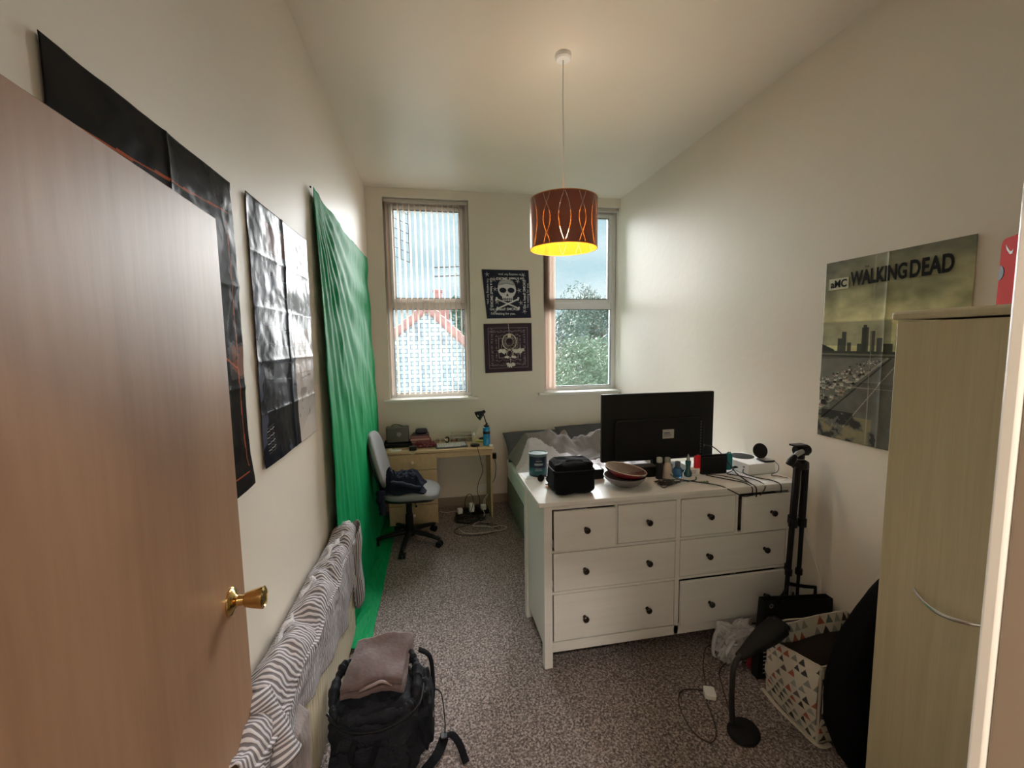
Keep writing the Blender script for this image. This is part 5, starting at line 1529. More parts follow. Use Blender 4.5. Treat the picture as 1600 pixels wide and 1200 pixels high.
def chest_items():
    Z = CZ
    # tub
    c = (.628, 2.535, Z)
    root = thing('supplement_tub', 'round navy and teal plastic tub with pale lid at the left of the chest', 'tub', c)
    nav = mat('navy_printed_plastic', (.010, .020, .055), .35)
    MB().lathe([(0, 0), (.052, 0), (.056, .004), (.056, .040), (.056, .125), (0, .125)], c=c, n=40).build('tub_body', nav, root)
    MB().lathe([(.0562, .012), (.0565, .013), (.0565, .056), (.0562, .057)], c=c, n=40, close=True).build('teal_band', mat('teal_print', (.02, .12, .14), .4), root)
    MB().lathe([(.056, .125), (.059, .127), (.059, .140), (.055, .142), (.053, .138), (0, .138)], c=c, n=40).build('lid', mat('pale_teal_plastic', (.12, .20, .22), .35), root)
    b = MB()
    for (z, w_, h_) in ((.098, 18, .004), (.074, 26, .012), (.050, 20, .004), (.040, 22, .004)):
        for k in range(-int(w_), int(w_), 5):
            a0, a1 = R(-100 + k), R(-100 + k + 3.6)
            b.add([(c[0] + .0570 * math.cos(a), c[1] + .0570 * math.sin(a), Z + zz) for a, zz in ((a0, z), (a1, z), (a1, z + h_), (a0, z + h_))], [(0, 1, 2, 3)])
    b.build('label_print', mat('pale_blue_print', (.45, .55, .62), .5), root, smooth=False)
    # papers
    root = thing('paper_sheet', 'lined white sheet of paper under the navy tub on the chest', 'paper', (.6, 2.55, Z))
    M = Matrix.Translation((.60, 2.525, Z)) @ Matrix.Rotation(R(6), 4, 'Z')
    MB().box(-.075, .22, -.055, .065, .0004, .0016, M=M).build('sheet', mat('white_paper', (.80, .82, .86), .7), root)
    b = MB()
    for k in range(7): b.box(-.06, .20, -.045 + k * .015, -.0435 + k * .015, .0017, .0019, M=M)
    b.build('ruled_line', mat('pale_blue_ink', (.45, .52, .62), .7), root)
    # black cube bag
    root = thing('black_cool_bag', 'black rectangular zipped lunch bag on the front left of the chest', 'bag', (.735, 2.23, Z))
    MB().grid(soft_box(.735, 2.225, Z + .072, .112, .088, .070, p=7, seed=2, amp=.0035), 80, 40, wrapu=True).build('bag_body', M_blackfab, root)
    def lid(u, v):
        x, y, z = soft_box(0, 0, 0, .110, .086, .020, p=6, seed=9, amp=.0)(u, v)
        z += .010 * ridge(x * 14 + 1, y * 16, 3) * (1 if z > 0 else 0)
        return (.735 + x, 2.225 + y, Z + .146 + z)
    MB().grid(lid, 80, 30, wrapu=True).build('bag_lid', M_blackfab, root)
    pr = [(.735 + .114 * math.copysign(abs(math.cos(2 * PI * k / 48)) ** .3, math.cos(2 * PI * k / 48)), 2.225 + .090 * math.copysign(abs(math.sin(2 * PI * k / 48)) ** .3, math.sin(2 * PI * k / 48)), Z + .134) for k in range(49)]
    MB().tube(pr, .0028, 6).build('zip', M_black, root)
    MB().tube(spline([(.70, 2.20, Z + .164), (.705, 2.20, Z + .176), (.75, 2.19, Z + .180), (.79, 2.19, Z + .176), (.795, 2.19, Z + .164)], 5), .010, 8, flat=(.25, 1)).build('carry_handle', M_blackfab, root)
    # second black case
    root = thing('black_hard_case', 'low black glossy case behind the lunch bag on the chest', 'case', (.93, 2.43, Z))
    MB().rbox(.80, 1.00, 2.365, 2.49, Z, Z + .058, r=.025, seg=5).build('case_shell', M_black, root, bevel=.01, seg=3)
    # sunglasses and orange wrapper
    root = thing('sunglasses', 'dark folded sunglasses between the tub and the lunch bag', 'sunglasses', (.66, 2.38, Z))
    b = MB()
    for cx_ in (.610, .655): b.lathe([(.0, 0), (.021, 0), (.021, .003), (0, .004)], M=Matrix.Translation((cx_, 2.40 - (cx_ - .61) * .5, Z + .022)) @ Matrix.Rotation(R(80), 4, 'X') @ Matrix.Rotation(R(10), 4, 'Y'), n=18)
    b.build('lens', M_black, root)
    MB().tube(spline([(.588, 2.41, Z + .028), (.632, 2.395, Z + .034), (.676, 2.368, Z + .028), (.66, 2.33, Z + .010), (.62, 2.33, Z + .006)], 5), .0028, 6).build('spectacle_frame', M_black, root)
    root = thing('orange_wrapper', 'torn orange and white wrapper in front of the sunglasses', 'wrapper', (.64, 2.30, Z))
    MB().grid(lambda u, v: (.615 + .065 * u, 2.275 + .045 * v, Z + .004 + .020 * max(0, ridge(u * 3, v * 3, 3)) * u), 16, 12).build('foil', mat('orange_foil', (.75, .30, .07), .4, vary=(30, (.8, .72, .62), .5, .55)), root, solid=.001)
    # bowls
    cb = (1.06, 2.235, Z)
    root = thing('grey_bowl', 'shallow grey bowl underneath the red bowl on the chest', 'bowl', cb)
    MB().lathe([(0, 0), (.045, 0), (.050, .006), (.085, .020), (.112, .046), (.118, .060), (.115, .061), (.105, .046), (.08, .024), (.04, .012), (0, .011)], c=cb, n=48).build('bowl_body', mat('grey_stoneware', (.20, .185, .185), .3), root)
    root = thing('red_bowl', 'cream lined bowl with a dark red outside stacked tilted on the grey bowl', 'bowl', (cb[0], cb[1], Z + .05))
    M = Matrix.Translation((cb[0] - .003, cb[1], Z + .046)) @ Matrix.Rotation(R(9), 4, 'Y') @ Matrix.Rotation(R(3), 4, 'X')
    outp = [(0, 0), (.045, 0), (.050, .004), (.088, .016), (.114, .040), (.119, .052)]
    inp = [(.119, .052), (.116, .054), (.106, .040), (.08, .022), (.04, .012), (0, .011)]
    MB().lathe(outp, M=M, n=48).build('outer_glaze', mat('dark_red_glaze', (.16, .008, .016), .18), root)
    MB().lathe(inp, M=M, n=48).build('inner_glaze', mat('cream_glaze', (.78, .70, .60), .2, vary=(5, (.60, .44, .33), .55, .85)), root)
    root = thing('spoon', 'steel spoon lying in the cream lined bowl', 'spoon', (1.09, 2.22, Z + .08))
    Ms = M @ Matrix.Translation((.048, -.020, .034)) @ Matrix.Rotation(R(25), 4, 'Z')
    b = MB().ball((0, 0, .004), .026, sc=(1.15, .72, .26)); b.v = [Ms @ Vector(p) for p in b.v]
    b.build('spoon_bowl', mat('warm_steel', (.75, .62, .40), .2, 1.0), root)
    b = MB().tube([Ms @ Vector(p) for p in ((-.024, 0, .006), (-.06, .012, -.004), (-.10, .02, -.006))], [.004, .003, .005], 8, flat=(.5, 1))
    b.build('spoon_handle', mat('warm_steel', (.75, .62, .40), .2, 1.0), root)
    # dark box with taupe top
    root = thing('black_box', 'low black box with a taupe top in front of the television', 'box', (1.22, 2.40, Z))
    MB().rbox(1.140, 1.320, 2.335, 2.400, Z, Z + .062, r=.006).build('box_body', M_black, root, bevel=.003)
    MB().rbox(1.142, 1.318, 2.337, 2.398, Z + .0625, Z + .066, r=.006).build('top_cover', mat('taupe_plastic', (.085, .075, .068), .5), root)
    # two small bottles
    def bottle(name, lab, c, prof, m_, cap, capm, grp=None):
        r_ = thing(name, lab, 'bottle', c, group=grp)
        MB().lathe(prof, c=c, n=26).build('bottle_body', m_, r_)
        MB().lathe(cap, c=c, n=22).build('cap', capm, r_)
        return r_
    cr = mat('beige_lotion_plastic', (.55, .46, .38), .4)
    cg = mat('grey_green_cap', (.25, .26, .22), .4)
    bottle('lotion_bottle', 'dark slim bottle with a pale cap left of the beige lotion bottle', (1.312, 2.300, Z), [(0, 0), (.020, 0), (.021, .003), (.021, .085), (.012, .098), (0, .099)], M_black, [(.012, .098), (.017, .100), (.017, .125), (.015, .128), (0, .129)], mat('pale_grey_cap', (.42, .42, .38), .35))
    bottle('lotion_bottle', 'curvy beige lotion bottle with a grey green cap near the blue glass bottle', (1.362, 2.295, Z), [(0, 0), (.022, 0), (.024, .004), (.025, .040), (.023, .070), (.018, .090), (.012, .098), (0, .099)], cr, [(.012, .098), (.017, .100), (.017, .122), (.015, .126), (0, .127)], cg)
    bl = mat('blue_glass', (.05, .20, .42), .08, trans=.6)
    r_ = bottle('perfume_bottle', 'squat blue glass perfume bottle with a clear cap on the chest', (1.438, 2.310, Z), [(0, 0), (.024, 0), (.027, .004), (.028, .045), (.022, .054), (0, .055)], bl, [(.012, .054), (.015, .056), (.016, .090), (.013, .093), (0, .094)], mat('smoky_glass', (.12, .14, .18), .1, trans=.4))
    tl = mat('teal_glass', (.01, .085, .10), .12, coat=.3)
    bottle('teal_bottle', 'dark teal glass bottle with a pointed stopper beside the blue perfume bottle', (1.500, 2.300, Z), [(0, 0), (.018, 0), (.023, .006), (.024, .022), (.018, .036), (.013, .048), (.013, .060), (.016, .075), (.016, .095), (.012, .098), (0, .099)], tl, [(.010, .098), (.010, .108), (.006, .125), (.003, .136), (0, .137)], mat('grey_metal_cap', (.35, .36, .36), .3, .8))
    root = thing('clear_tumbler', 'clear cut glass tumbler behind the blue perfume bottle', 'glass', (1.41, 2.35, Z))
    MB().lathe([(0, .002), (.020, .002), (.024, .075), (.0225, .075), (.0185, .006), (0, .006)], c=(1.402, 2.348, Z), n=12).build('glass_body', M_clear, root, smooth=False)
    root = thing('white_carton', 'small white printed carton beneath the red controller', 'box', (1.56, 2.33, Z))
    MB().box(1.525, 1.590, 2.315, 2.355, Z, Z + .038).build('carton', M_whitepl, root, bevel=.001)
    b = MB()
    for k in range(3): b.box(1.530, 1.566, 2.3142, 2.315, Z + .010 + .008 * k, Z + .013 + .008 * k)
    b.build('carton_print', mat('grey_ink', (.25, .25, .27), .6), root)
    # games console in its dock
    root = thing('handheld_console', 'black handheld games console with red and teal controllers in its dock', 'games console', (1.69, 2.33, Z), local=True)
    root.rotation_euler = (0, 0, R(-1))
    MB().rbox(-.092, .080, -.026, .026, 0, .104, r=.010).build('dock', M_blackm, root, bevel=.003)
    MB().box(-.090, .090, -.006, .008, .050, .116).build('console_screen', M_black, root, bevel=.003)
    for sx_, m_, nm in ((-1, mat('bright_red_plastic', (.78, .012, .028), .35), 'red_controller'), (1, mat('teal_plastic', (.0, .17, .20), .35), 'teal_controller')):
        a, b_ = (-.126, -.0905) if sx_ < 0 else (.0905, .126)
        rr_ = .016
        zz0, zz1 = .012, .118
        pts = []
        for (cx_, cz_, a0) in ((b_ if sx_ < 0 else b_ - rr_, zz1 if sx_ < 0 else zz1 - rr_, 0), (a + rr_ if sx_ < 0 else a, zz1 - rr_ if sx_ < 0 else zz1, 90), (a + rr_ if sx_ < 0 else a, zz0 + rr_ if sx_ < 0 else zz0, 180), (b_ if sx_ < 0 else b_ - rr_, zz0 if sx_ < 0 else zz0 + rr_, 270)):
            rd = sx_ < 0 and a0 in (90, 180) or sx_ > 0 and a0 in (0, 270)
            if rd:
                for k in range(6):
                    t = R(a0 + 18 * k); pts.append((cx_ + rr_ * math.cos(t), cz_ + rr_ * math.sin(t)))
            else: pts.append((cx_, cz_))
        j = MB().prism(pts, 'y', -.011, .011).build(nm, m_, root, bevel=.004)
        MB().tube([(((a + b_) / 2) + sx_ * x_, 0.0, z_) for x_, z_ in ((-.013, .118), (-.010, .123), (.008, .122), (.013, .112))], .003, 6).build('shoulder_button', M_black, j)
    # white console
    M_x = mat('matt_white_plastic', (.80, .81, .82), .4)
    root = thing('white_games_console', 'flat white games console with a round black vent on top of the chest', 'games console', (1.98, 2.38, Z), local=True)
    root.rotation_euler = (0, 0, R(2.5))
    x0, x1, y0, y1, hz = -.115, .035, -.225, .05, .068
    x0, x1, y0, y1 = -.130, .060, -.150, .125
    MB().box(x0, x1, y0, y1, .003, hz).build('casing', M_x, root, bevel=.004)
    MB().lathe([(0, 0), (.070, 0), (.072, .0025), (.069, .003), (0, .003)], c=(-.028, .030, hz), n=48).build('round_vent', M_blackm, root)
    b = MB()
    b.box(x0 - .0008, x0 + .001, -.060, -.030, .022, .030); b.box(x0 - .0008, x0 + .001, -.115, -.100, .040, .046)
    b.build('port_slot', M_black, root)
    MB().cyl((x0 - .001, .060, .050), (x0 + .001, .060, .050), .006, n=16).build('power_button', M_black, root)
    MB().cyl((x0 - .001, .030, .044), (x0 + .001, .030, .044), .003, n=12).build('pair_button', M_black, root)
    b = MB()
    for k in range(3): b.box(x0 - .022, x0 - .0005, -.050 + k * .0 + .0, -.036, .020, .028)
    b.build('usb_plug', M_blackm, root)
    # disc shaped mirror lid standing on a phone cradle
    root = thing('round_charging_stand', 'round black wireless charging stand on a small tray on the white console', 'charger', (2.0, 2.28, Z + .07))
    zc = Z + .0705
    MB().rbox(1.975, 2.050, 2.238, 2.315, zc, zc + .008, r=.008).build('tray_base', M_black, root, bevel=.002)
    MB().rbox(1.982, 2.043, 2.246, 2.300, zc + .0082, zc + .0095, r=.006).build('silver_inlay', mat('silver_plastic', (.5, .5, .52), .3, .6), root)
    MM = Matrix.Translation((2.008, 2.318, zc + .052)) @ Matrix.Rotation(R(-8), 4, 'Z') @ Matrix.Rotation(R(74), 4, 'X')
    MB().lathe([(0, -.005), (.044, -.005), (.0475, 0), (.044, .006), (0, .007)], M=MM, n=36).build('disc', M_blackm, root)
    MB().tube([(2.008, 2.306, zc + .006), (2.010, 2.322, zc + .03)], .010, 8).build('hinge', M_black, root)
    MB().tube(spline([(2.045, 2.240, zc + .004), (2.052, 2.215, Z + .050), (2.035, 2.205, Z + .020), (2.010, 2.215, Z + .006), (1.985, 2.190, Z + .004), (2.010, 2.165, Z + .006), (2.035, 2.125, Z + .005)], 7), .0022, 6).build('cable', M_rubber, root)
    # white papers at right front
    root = thing('white_document', 'white printed document lying under cables on the right of the chest', 'paper', (1.9, 2.17, Z))
    M = Matrix.Translation((1.865, 2.155, Z)) @ Matrix.Rotation(R(8), 4, 'Z')
    MB().box(-.105, .135, -.068, .068, .0005, .0018, M=M).build('sheet', M_whitepl, root)
    root = thing('wooden_board', 'pale tan tray mat lying under the cables on the chest', 'mat', (1.4, 2.18, Z))
    # cables
    def cable(lab, pts, r_=.0030, nm='black_cable', m_=None):
        r0 = thing(nm, lab, 'cable', pts[0])
        MB().tube(spline(pts, 9), r_, 7).build('cord', m_ or M_rubber, r0)
    bpy.data.objects.remove(root)
    cable('black cable looping from the television down to the open top drawer', [(1.712, 2.450, Z + .145), (1.74, 2.41, Z + .142), (1.765, 2.34, Z + .10), (1.77, 2.24, Z + .03), (1.765, 2.13, Z + .006), (1.762, CYF - .004, Z - .004), (1.765, CYF - .010, Z - .040), (1.768, CYF - .006, Z - .062)], .0036)
    cable('black cable running forward from the console dock and drooping in front of the drawers', [(1.36, 2.26, Z + .035), (1.40, 2.25, Z + .008), (1.46, 2.20, Z + .005), (1.56, 2.10, Z + .006), (1.60, CYF - .004, Z - .010), (1.68, CYF - .010, Z - .050), (1.73, CYF - .010, Z - .050), (1.77, CYF - .006, Z - .045)], .0030)
    cable('black cable curving from the dock to the gap above the open top drawer', [(1.60, 2.27, Z + .010), (1.64, 2.24, Z + .005), (1.70, 2.16, Z + .005), (1.73, 2.10, Z + .006), (1.742, CYF - .003, Z - .008), (1.742, CYF - .006, Z - .050)], .0030)
    cable('thin brown black cable lying flat from the dock towards the long drawer', [(1.60, 2.29, Z + .008), (1.68, 2.27, Z + .004), (1.73, 2.20, Z + .004), (1.757, 2.12, Z + .004)], .0022)
    cable('black cable arching from the white console plug to the drawer gap', [(1.838, 2.33, Z + .022), (1.80, 2.30, Z + .012), (1.75, 2.28, Z + .005), (1.80, 2.22, Z + .005), (1.83, 2.12, Z + .006), (1.825, CYF - .004, Z - .010), (1.79, CYF - .008, Z - .055)], .0030)
    cable('second black cable from the white console dropping over the right front edge', [(1.855, 2.27, Z + .030), (1.84, 2.25, Z + .012), (1.86, 2.18, Z + .007), (1.91, 2.10, Z + .007), (1.925, CYF - .003, Z - .006), (1.928, CYF - .006, Z - .050)], .0032)
    pts = []
    for k in range(30):
        a = k * 2.1
        pts.append((1.29 + (.062 + .040 * math.sin(k * 1.9)) * math.cos(a), 2.185 + (.034 + .022 * math.cos(k * 2.7)) * math.sin(a), Z + .005 + .020 * (.5 + .5 * math.sin(k * 1.7))))
    cable('tangled black charging cable beside the red bowl on the chest', pts, .0021)
    cable('short loop of black cable near the blue perfume bottle', [(1.39, 2.22, Z + .004), (1.43, 2.19, Z + .012), (1.49, 2.21, Z + .008), (1.52, 2.25, Z + .010), (1.50, 2.22, Z + .005), (1.43, 2.20, Z + .004)], .0026)
    root = thing('green_foil', 'scrap of green foil on the chest in front of the white carton', 'wrapper', (1.5, 2.17, Z))
    MB().grid(lambda u, v: (1.495 + .05 * u, 2.16 + .022 * v, Z + .002 + .008 * max(0, ridge(u * 3, v * 3, 5))), 12, 8).build('foil', mat('green_foil_paint', (.18, .26, .14), .3), root, solid=.0008)
chest_items()

# ------------------------------------------------------------------ right hand corner: tripod, bags, basket
def tripod():
    root = thing('camera_tripod', 'tall black folded camera tripod with pan handle leaning by the right wall', 'tripod', (1.94, 1.96, 0))
    tx, ty = 1.945, 1.955
    for k, (dx, dy) in enumerate(((-.028, -.015), (.018, -.018), (.002, .024))):
        bx, by = tx + dx * 1.6 - .035, ty + dy * 1.4
        top = Vector((tx + dx, ty + dy, 1.06)); bot = Vector((bx, by, .012))
        P = lambda t: top + (bot - top) * t
        leg = MB().tube([P(0), P(.30)], [.016, .015], 10).build('leg', M_blackm, root)
        MB().tube([P(.29), P(.56)], .0115, 10).build('middle_section', M_blackm, leg)
        MB().tube([P(.55), P(.985)], .0085, 10).build('lower_section', M_blackm, leg)
        MB().tube([P(.275), P(.315)], .022, 10).build('leg_lock', M_black, leg)
        MB().tube([P(.545), P(.575)], .018, 10).build('leg_lock', M_black, leg)
        MB().tube([P(.975), P(1.0)], [.011, .013], 10).build('rubber_foot', M_rubber, leg)
    b = MB(); b.cyl((tx, ty, .78), (tx, ty, 1.13), .012)
    b.build('centre_column', M_steel, root)
    MB().lathe([(0, 1.045), (.038, 1.048), (.042, 1.06), (.040, 1.085), (.024, 1.095), (0, 1.096)], c=(tx, ty, 0), n=20).build('shoulder', M_black, root)
    b = MB()
    b.cyl((tx, ty, 1.10), (tx, ty, 1.128), .020, n=16)
    b.box(tx - .030, tx + .032, ty - .024, ty + .024, 1.122, 1.165)
    b.cyl((tx - .035, ty, 1.148), (tx + .045, ty, 1.148), .026, n=20)
    b.build('pan_head', M_black, root, bevel=.004)
    MB().box(tx - .055, tx + .020, ty - .024, ty + .024, 1.172, 1.182).build('quick_release_plate', M_black, root, bevel=.002)
    MB().tube([(tx - .02, ty - .03, 1.150), (tx - .060, ty - .04, 1.142), (tx - .085, ty - .045, 1.128)], [.012, .014, .012], 10).build('silver_joint', mat('grey_metal_paint', (.35, .36, .38), .35, .6), root)
    MB().tube([(tx - .078, ty - .044, 1.132), (tx - .105, ty - .05, 1.108), (tx - .118, ty - .052, 1.090)], [.013, .020, .019], 12).build('pan_handle', M_blackm, root)
    for p in (((tx - .045, ty - .01, .40), (tx - .12, ty - .055, .375), (tx - .20, ty - .07, .315)), ((tx - .045, ty - .01, .40), (tx + .04, ty - .03, .385), (tx + .105, ty - .035, .375), (tx + .105, ty - .035, .335)), ((tx - .03, ty - .03, .36), (tx - .06, ty - .05, .32), (tx - .11, ty - .06, .305))):
        MB().tube(p, .0105, 8, flat=(1, .6)).build('spreader_arm', M_blackm, root)
tripod()
r0 = thing('white_cable', 'thin white cable hanging down the right wall behind the tripod', 'cable', (2.05, 1.95, .4))
MB().tube(spline([(2.052, 2.02, .92), (2.060, 2.03, .75), (2.058, 2.00, .63), (2.060, 1.94, .51), (2.050, 1.89, .40), (2.045, 1.91, .20), (2.03, 1.92, .006), (2.0, 1.93, .005)], 8), .0026, 6).build('cord', M_whitepl, r0)

def carrier_bag():
    root = thing('black_carrier_bag', 'stiff black carrier bag with a metal eyelet and white printed lines behind the triangle basket', 'bag', (1.85, 1.84, 0))
    y0, y1 = 1.795, 1.840
    A = [(1.595, .004), (2.045, .004), (2.050, .375), (1.640, .410)]
    b = MB()
    t = .004
    def P(p, y): return (p[0], y, p[1])
    yb_ = lambda p, y: y + .02 * (p[1] / .4)
    for (ya, yc) in ((y0, y0 + t), (y1 - t, y1)):
        b.add([(p[0], yb_(p, ya), p[1]) for p in A] + [(p[0], yb_(p, yc), p[1]) for p in A], [(0, 1, 2, 3), (7, 6, 5, 4), (0, 4, 5, 1), (1, 5, 6, 2), (2, 6, 7, 3), (3, 7, 4, 0)])
    for (p, q) in ((A[0], A[3]), (A[1], A[2])):
        b.add([(p[0], y0, p[1]), (p[0], y1, p[1]), (q[0], yb_(q, y1), q[1]), (q[0], yb_(q, y0), q[1])], [(0, 1, 2, 3)])
    b.box(1.60, 2.04, y0, y1, .004, .010)
    b.build('paper_body', M_blackm, root)
    MB().lathe([(.007, 0), (.012, 0), (.012, .003), (.007, .003)], M=Matrix.Translation((1.672, y0 + .017, .385)) @ Matrix.Rotation(R(90), 4, 'X'), n=18, close=True).build('eyelet', M_steel, root)
    b = MB()
    for k in range(9):
        z = .035 + .022 * k
        b.box(1.625, 1.70 + .02 * math.sin(k * 2.2), y0 + .0005 * k * .6 - .0032, y0 + .0005 * k, z, z + .004)
    b.build('printed_line', mat('dull_white_print', (.42, .42, .42), .6), root)
    MB().tube(spline([(1.72, y0 + .018, .39), (1.76, y0 - .01, .43), (1.86, y0 - .012, .43), (1.92, y0 + .018, .38)], 6), .004, 6).build('rope_handle', M_blackfab, root)
carrier_bag()

def tri_print(w_, h_, seed, sc, band=False):
    """small triangle pattern, px grid w_*h_, sc = triangle width as a share of the sheet width"""
    im = Img(w_, h_, (.56, .52, .44))
    rs = random.Random(seed)
    cols = [(.035, .035, .04), (.04, .04, .045), (.10, .14, .12), (.20, .21, .19), (.30, .31, .28), (.24, .25, .23), (.36, .10, .065), (.33, .09, .06), (.12, .10, .10)]
    s_ = sc; hh = sc * w_ / h_ * .92
    r_ = 0; y = .01
    while y < 1:
        x = -s_ * (.5 if r_ % 2 else 0) + .01
        while x < 1:
            if rs.random() < .88:
                c = rs.choice(cols)
                im.poly([(x + .06 * s_, y + hh * .92), (x + s_ * .94, y + hh * .92), (x + s_ * .5, y + .06 * hh)], c)
            x += s_ * 1.02
        y += hh * 1.06; r_ += 1
    return im.a
def basket():
    root = thing('triangle_basket', 'slouched cream fabric storage basket printed with small grey, black and red triangles', 'basket', (1.78, 1.58, 0))
    x0, x1, y0, y1 = 1.585, 2.02, 1.435, 1.715
    lin = mat('grey_lining', (.145, .125, .115), .95, bump=(60, .2))
    def wall(name, pa, pb, ha, hb, seed, out, bulge):
        pa, pb, out = Vector((*pa, 0)), Vector((*pb, 0)), Vector((*out, 0))
        L_ = (pb - pa).length
        nx_ = int(L_ * 330); ny_ = int(.38 * 330)
        im = tri_print(nx_, ny_, seed, .042 / L_)
        def fn(u, v):
            h_ = ha + (hb - ha) * u
            q = pa + (pb - pa) * u
            o = bulge * math.sin(PI * v) * math.sin(PI * min(1, max(0, u))) + .008 * fbm(u * 3 + seed, v * 3, seed)
            q = q + out * (o + .015 * math.sin(PI * v))
            return Vector((q.x, q.y, .003 + h_ * (1 - v)))
        printed(name, im, fn, root, M_clothp, solid=.003)
        MB().grid(lambda u, v: fn(u, v) - out * .0035, 30, 20).build('inner_lining', lin, root)
        MB().tube([fn(k / 24, 0) for k in range(25)], .0042, 6).build('top_hem', mat('cream_hem', (.50, .46, .38), .85), root)
        return fn
    wall('side_panel', (x0, y1), (x0, y0), .285, .355, 1, (-1, 0), .012)
    wall('front_panel', (x0, y0), (x1, y0), .355, .37, 2, (0, -1), .012)
    wall('back_panel', (x1, y1), (x0, y1), .37, .365, 3, (0, 1), .006)
    wall('side_panel', (x1, y0), (x1, y1), .37, .37, 4, (1, 0), .004)
    for sx_, sy_ in ((x0 - .001, y0 - .001), (x0 - .001, y1 + .001)):
        MB().tube([(sx_, sy_, .004), (sx_ - .002, sy_, .15), (sx_, sy_, .35 if sy_ < 1.6 else .285)], .006, 8).build('corner_seam', mat('cream_hem', (.50, .46, .38), .85), root)
    # cuff folded over to the inside along the back and left
    im = tri_print(150, 28, 6, .105)
    printed('folded_cuff', im, lambda u, v: (x1 - .01 - (x1 - x0 - .02) * u, y1 - .012 - .022 * v - .006 * math.sin(u * 9), .385 - .012 * u + .008 * math.sin(u * 7) - .085 * v), root, M_clothp, solid=.003)
    MB().box(x0 + .004, x1 - .004, y0 + .004, y1 - .004, .002, .008).build('base', lin, root)
    # loose hem trailing on the carpet
    MB().tube(spline([(x0 - .012, y1 + .02, .010), (x0 - .020, 1.62, .006), (x0 - .014, 1.52, .006), (x0 - .004, y0 - .010, .006), (x0 + .05, y0 - .016, .006)], 8), .008, 8, flat=(.6, 1.3)).build('bottom_hem', mat('cream_hem', (.50, .46, .38), .85), root)
basket()
def sack():
    root = thing('black_sack', 'tall slumped black cloth sack between the basket and the wardrobe', 'bag', (1.72, 1.31, 0))
    prof = [(.0, 1.62, 1.98), (.05, 1.585, 2.0), (.10, 1.560, 2.01), (.20, 1.515, 2.01), (.30, 1.505, 2.01), (.39, 1.510, 2.0), (.49, 1.53, 1.99), (.58, 1.570, 1.98), (.66, 1.63, 1.97), (.74, 1.70, 1.95), (.80, 1.78, 1.92), (.83, 1.85, 1.87)]
    zs = [p[0] for p in prof]; xa = [p[1] for p in prof]; xb = [p[2] for p in prof]
    def fn(u, v):
        z = .83 * v
        a, b_ = interp(zs, xa, z), interp(zs, xb, z)
        t = u * 2 * PI
        cx, hx = (a + b_) / 2, (b_ - a) / 2
        c, s_ = math.cos(t), math.sin(t)
        k = 1 + .05 * fbm(c * 2, s_ * 2 + z * 5, 3)
        hy = .105 * (1 - .55 * v ** 2) * min(1, .75 + v * 4)
        return (cx + hx * math.copysign(abs(c) ** .7, c), 1.305 + .02 * v + hy * math.copysign(abs(s_) ** .7, s_) * k, max(.002, z))
    MB().grid(fn, 60, 50, wrapu=True).build('cloth_body', mat('matt_black_cloth', (.005, .005, .006), .95, bump=(70, .3), spec=.08), root)
sack()
def floor_lamp():
    root = thing('gooseneck_lamp', 'black gooseneck lamp with oval base standing on the carpet beside the basket', 'lamp', (1.31, 1.55, 0))
    MB().lathe([(0, 0), (.075, 0), (.080, .006), (.074, .016), (.03, .024), (0, .025)], M=Matrix.Translation((1.315, 1.545, 0)) @ Matrix.Rotation(R(35), 4, 'Z') @ Matrix.Scale(.82, 4, (0, 1, 0)), n=40).build('base', M_blackm, root)
    MB().tube(spline([(1.290, 1.585, .018), (1.286, 1.590, .10), (1.285, 1.590, .20), (1.292, 1.595, .265), (1.315, 1.605, .300), (1.345, 1.615, .310)], 8), .0125, 12).build('flexible_neck', M_rubber, root)
    d = Vector((.245, .045, .090)).normalized()
    M = frame_M((1.335, 1.615, .305), d, Vector((0, 0, 1)).cross(d) * 1.0)
    b = MB()
    def fn(u, v):
        t = v
        w_ = .020 + .032 * min(1, t * 1.6); h_ = .012 + .018 * min(1, t * 1.3)
        if t > .93: w_ *= .8; h_ *= .7
        a = u * 2 * PI
        return M @ Vector((.285 * t, w_ * math.copysign(abs(math.cos(a)) ** .6, math.cos(a)), h_ * math.copysign(abs(math.sin(a)) ** .6, math.sin(a))))
    g = MB().grid(fn, 32, 24, wrapu=True)
    n = 32
    g.f.append(tuple(range(n))[::-1]); g.m.append(0); g.f.append(tuple(range(24 * n, 25 * n))); g.m.append(0)
    g.build('lamp_head', M_blackm, root)
    MB().tube(spline([(1.290, 1.60, .012), (1.33, 1.66, .006), (1.39, 1.79, .005), (1.44, 1.88, .006), (1.52, 1.93, .006), (1.56, 1.96, .006)], 8), .0028, 6).build('power_cord', mat('brown_black_rubber', (.03, .016, .012), .5), root)
floor_lamp()
r0 = thing('power_cord', 'thin dark red brown cord looping on the carpet around the white adapter', 'cable', (1.2, 1.75, 0))
MB().tube(spline([(1.60, 1.99, .02), (1.53, 2.03, .035), (1.45, 2.01, .04), (1.38, 1.93, .02), (1.335, 1.855, .005), (1.305, 1.79, .005), (1.255, 1.72, .005), (1.225, 1.63, .005), (1.19, 1.56, .005), (1.14, 1.53, .005), (1.10, 1.58, .005), (1.10, 1.67, .005), (1.13, 1.76, .005), (1.18, 1.81, .005), (1.25, 1.80, .005), (1.285, 1.775, .010)], 8), .0026, 6).build('cord', mat('brown_black_rubber', (.03, .016, .012), .5), r0)
r0 = thing('white_adapter', 'small white plug adapter lying on the carpet left of the gooseneck lamp', 'adapter', (1.30, 1.755, 0))
M = Matrix.Translation((1.295, 1.755, 0)) @ Matrix.Rotation(R(-22), 4, 'Z')
MB().rbox(-.026, .026, -.030, .030, .001, .030, r=.008, M=M).build('adapter_body', M_whitepl, r0, bevel=.004)
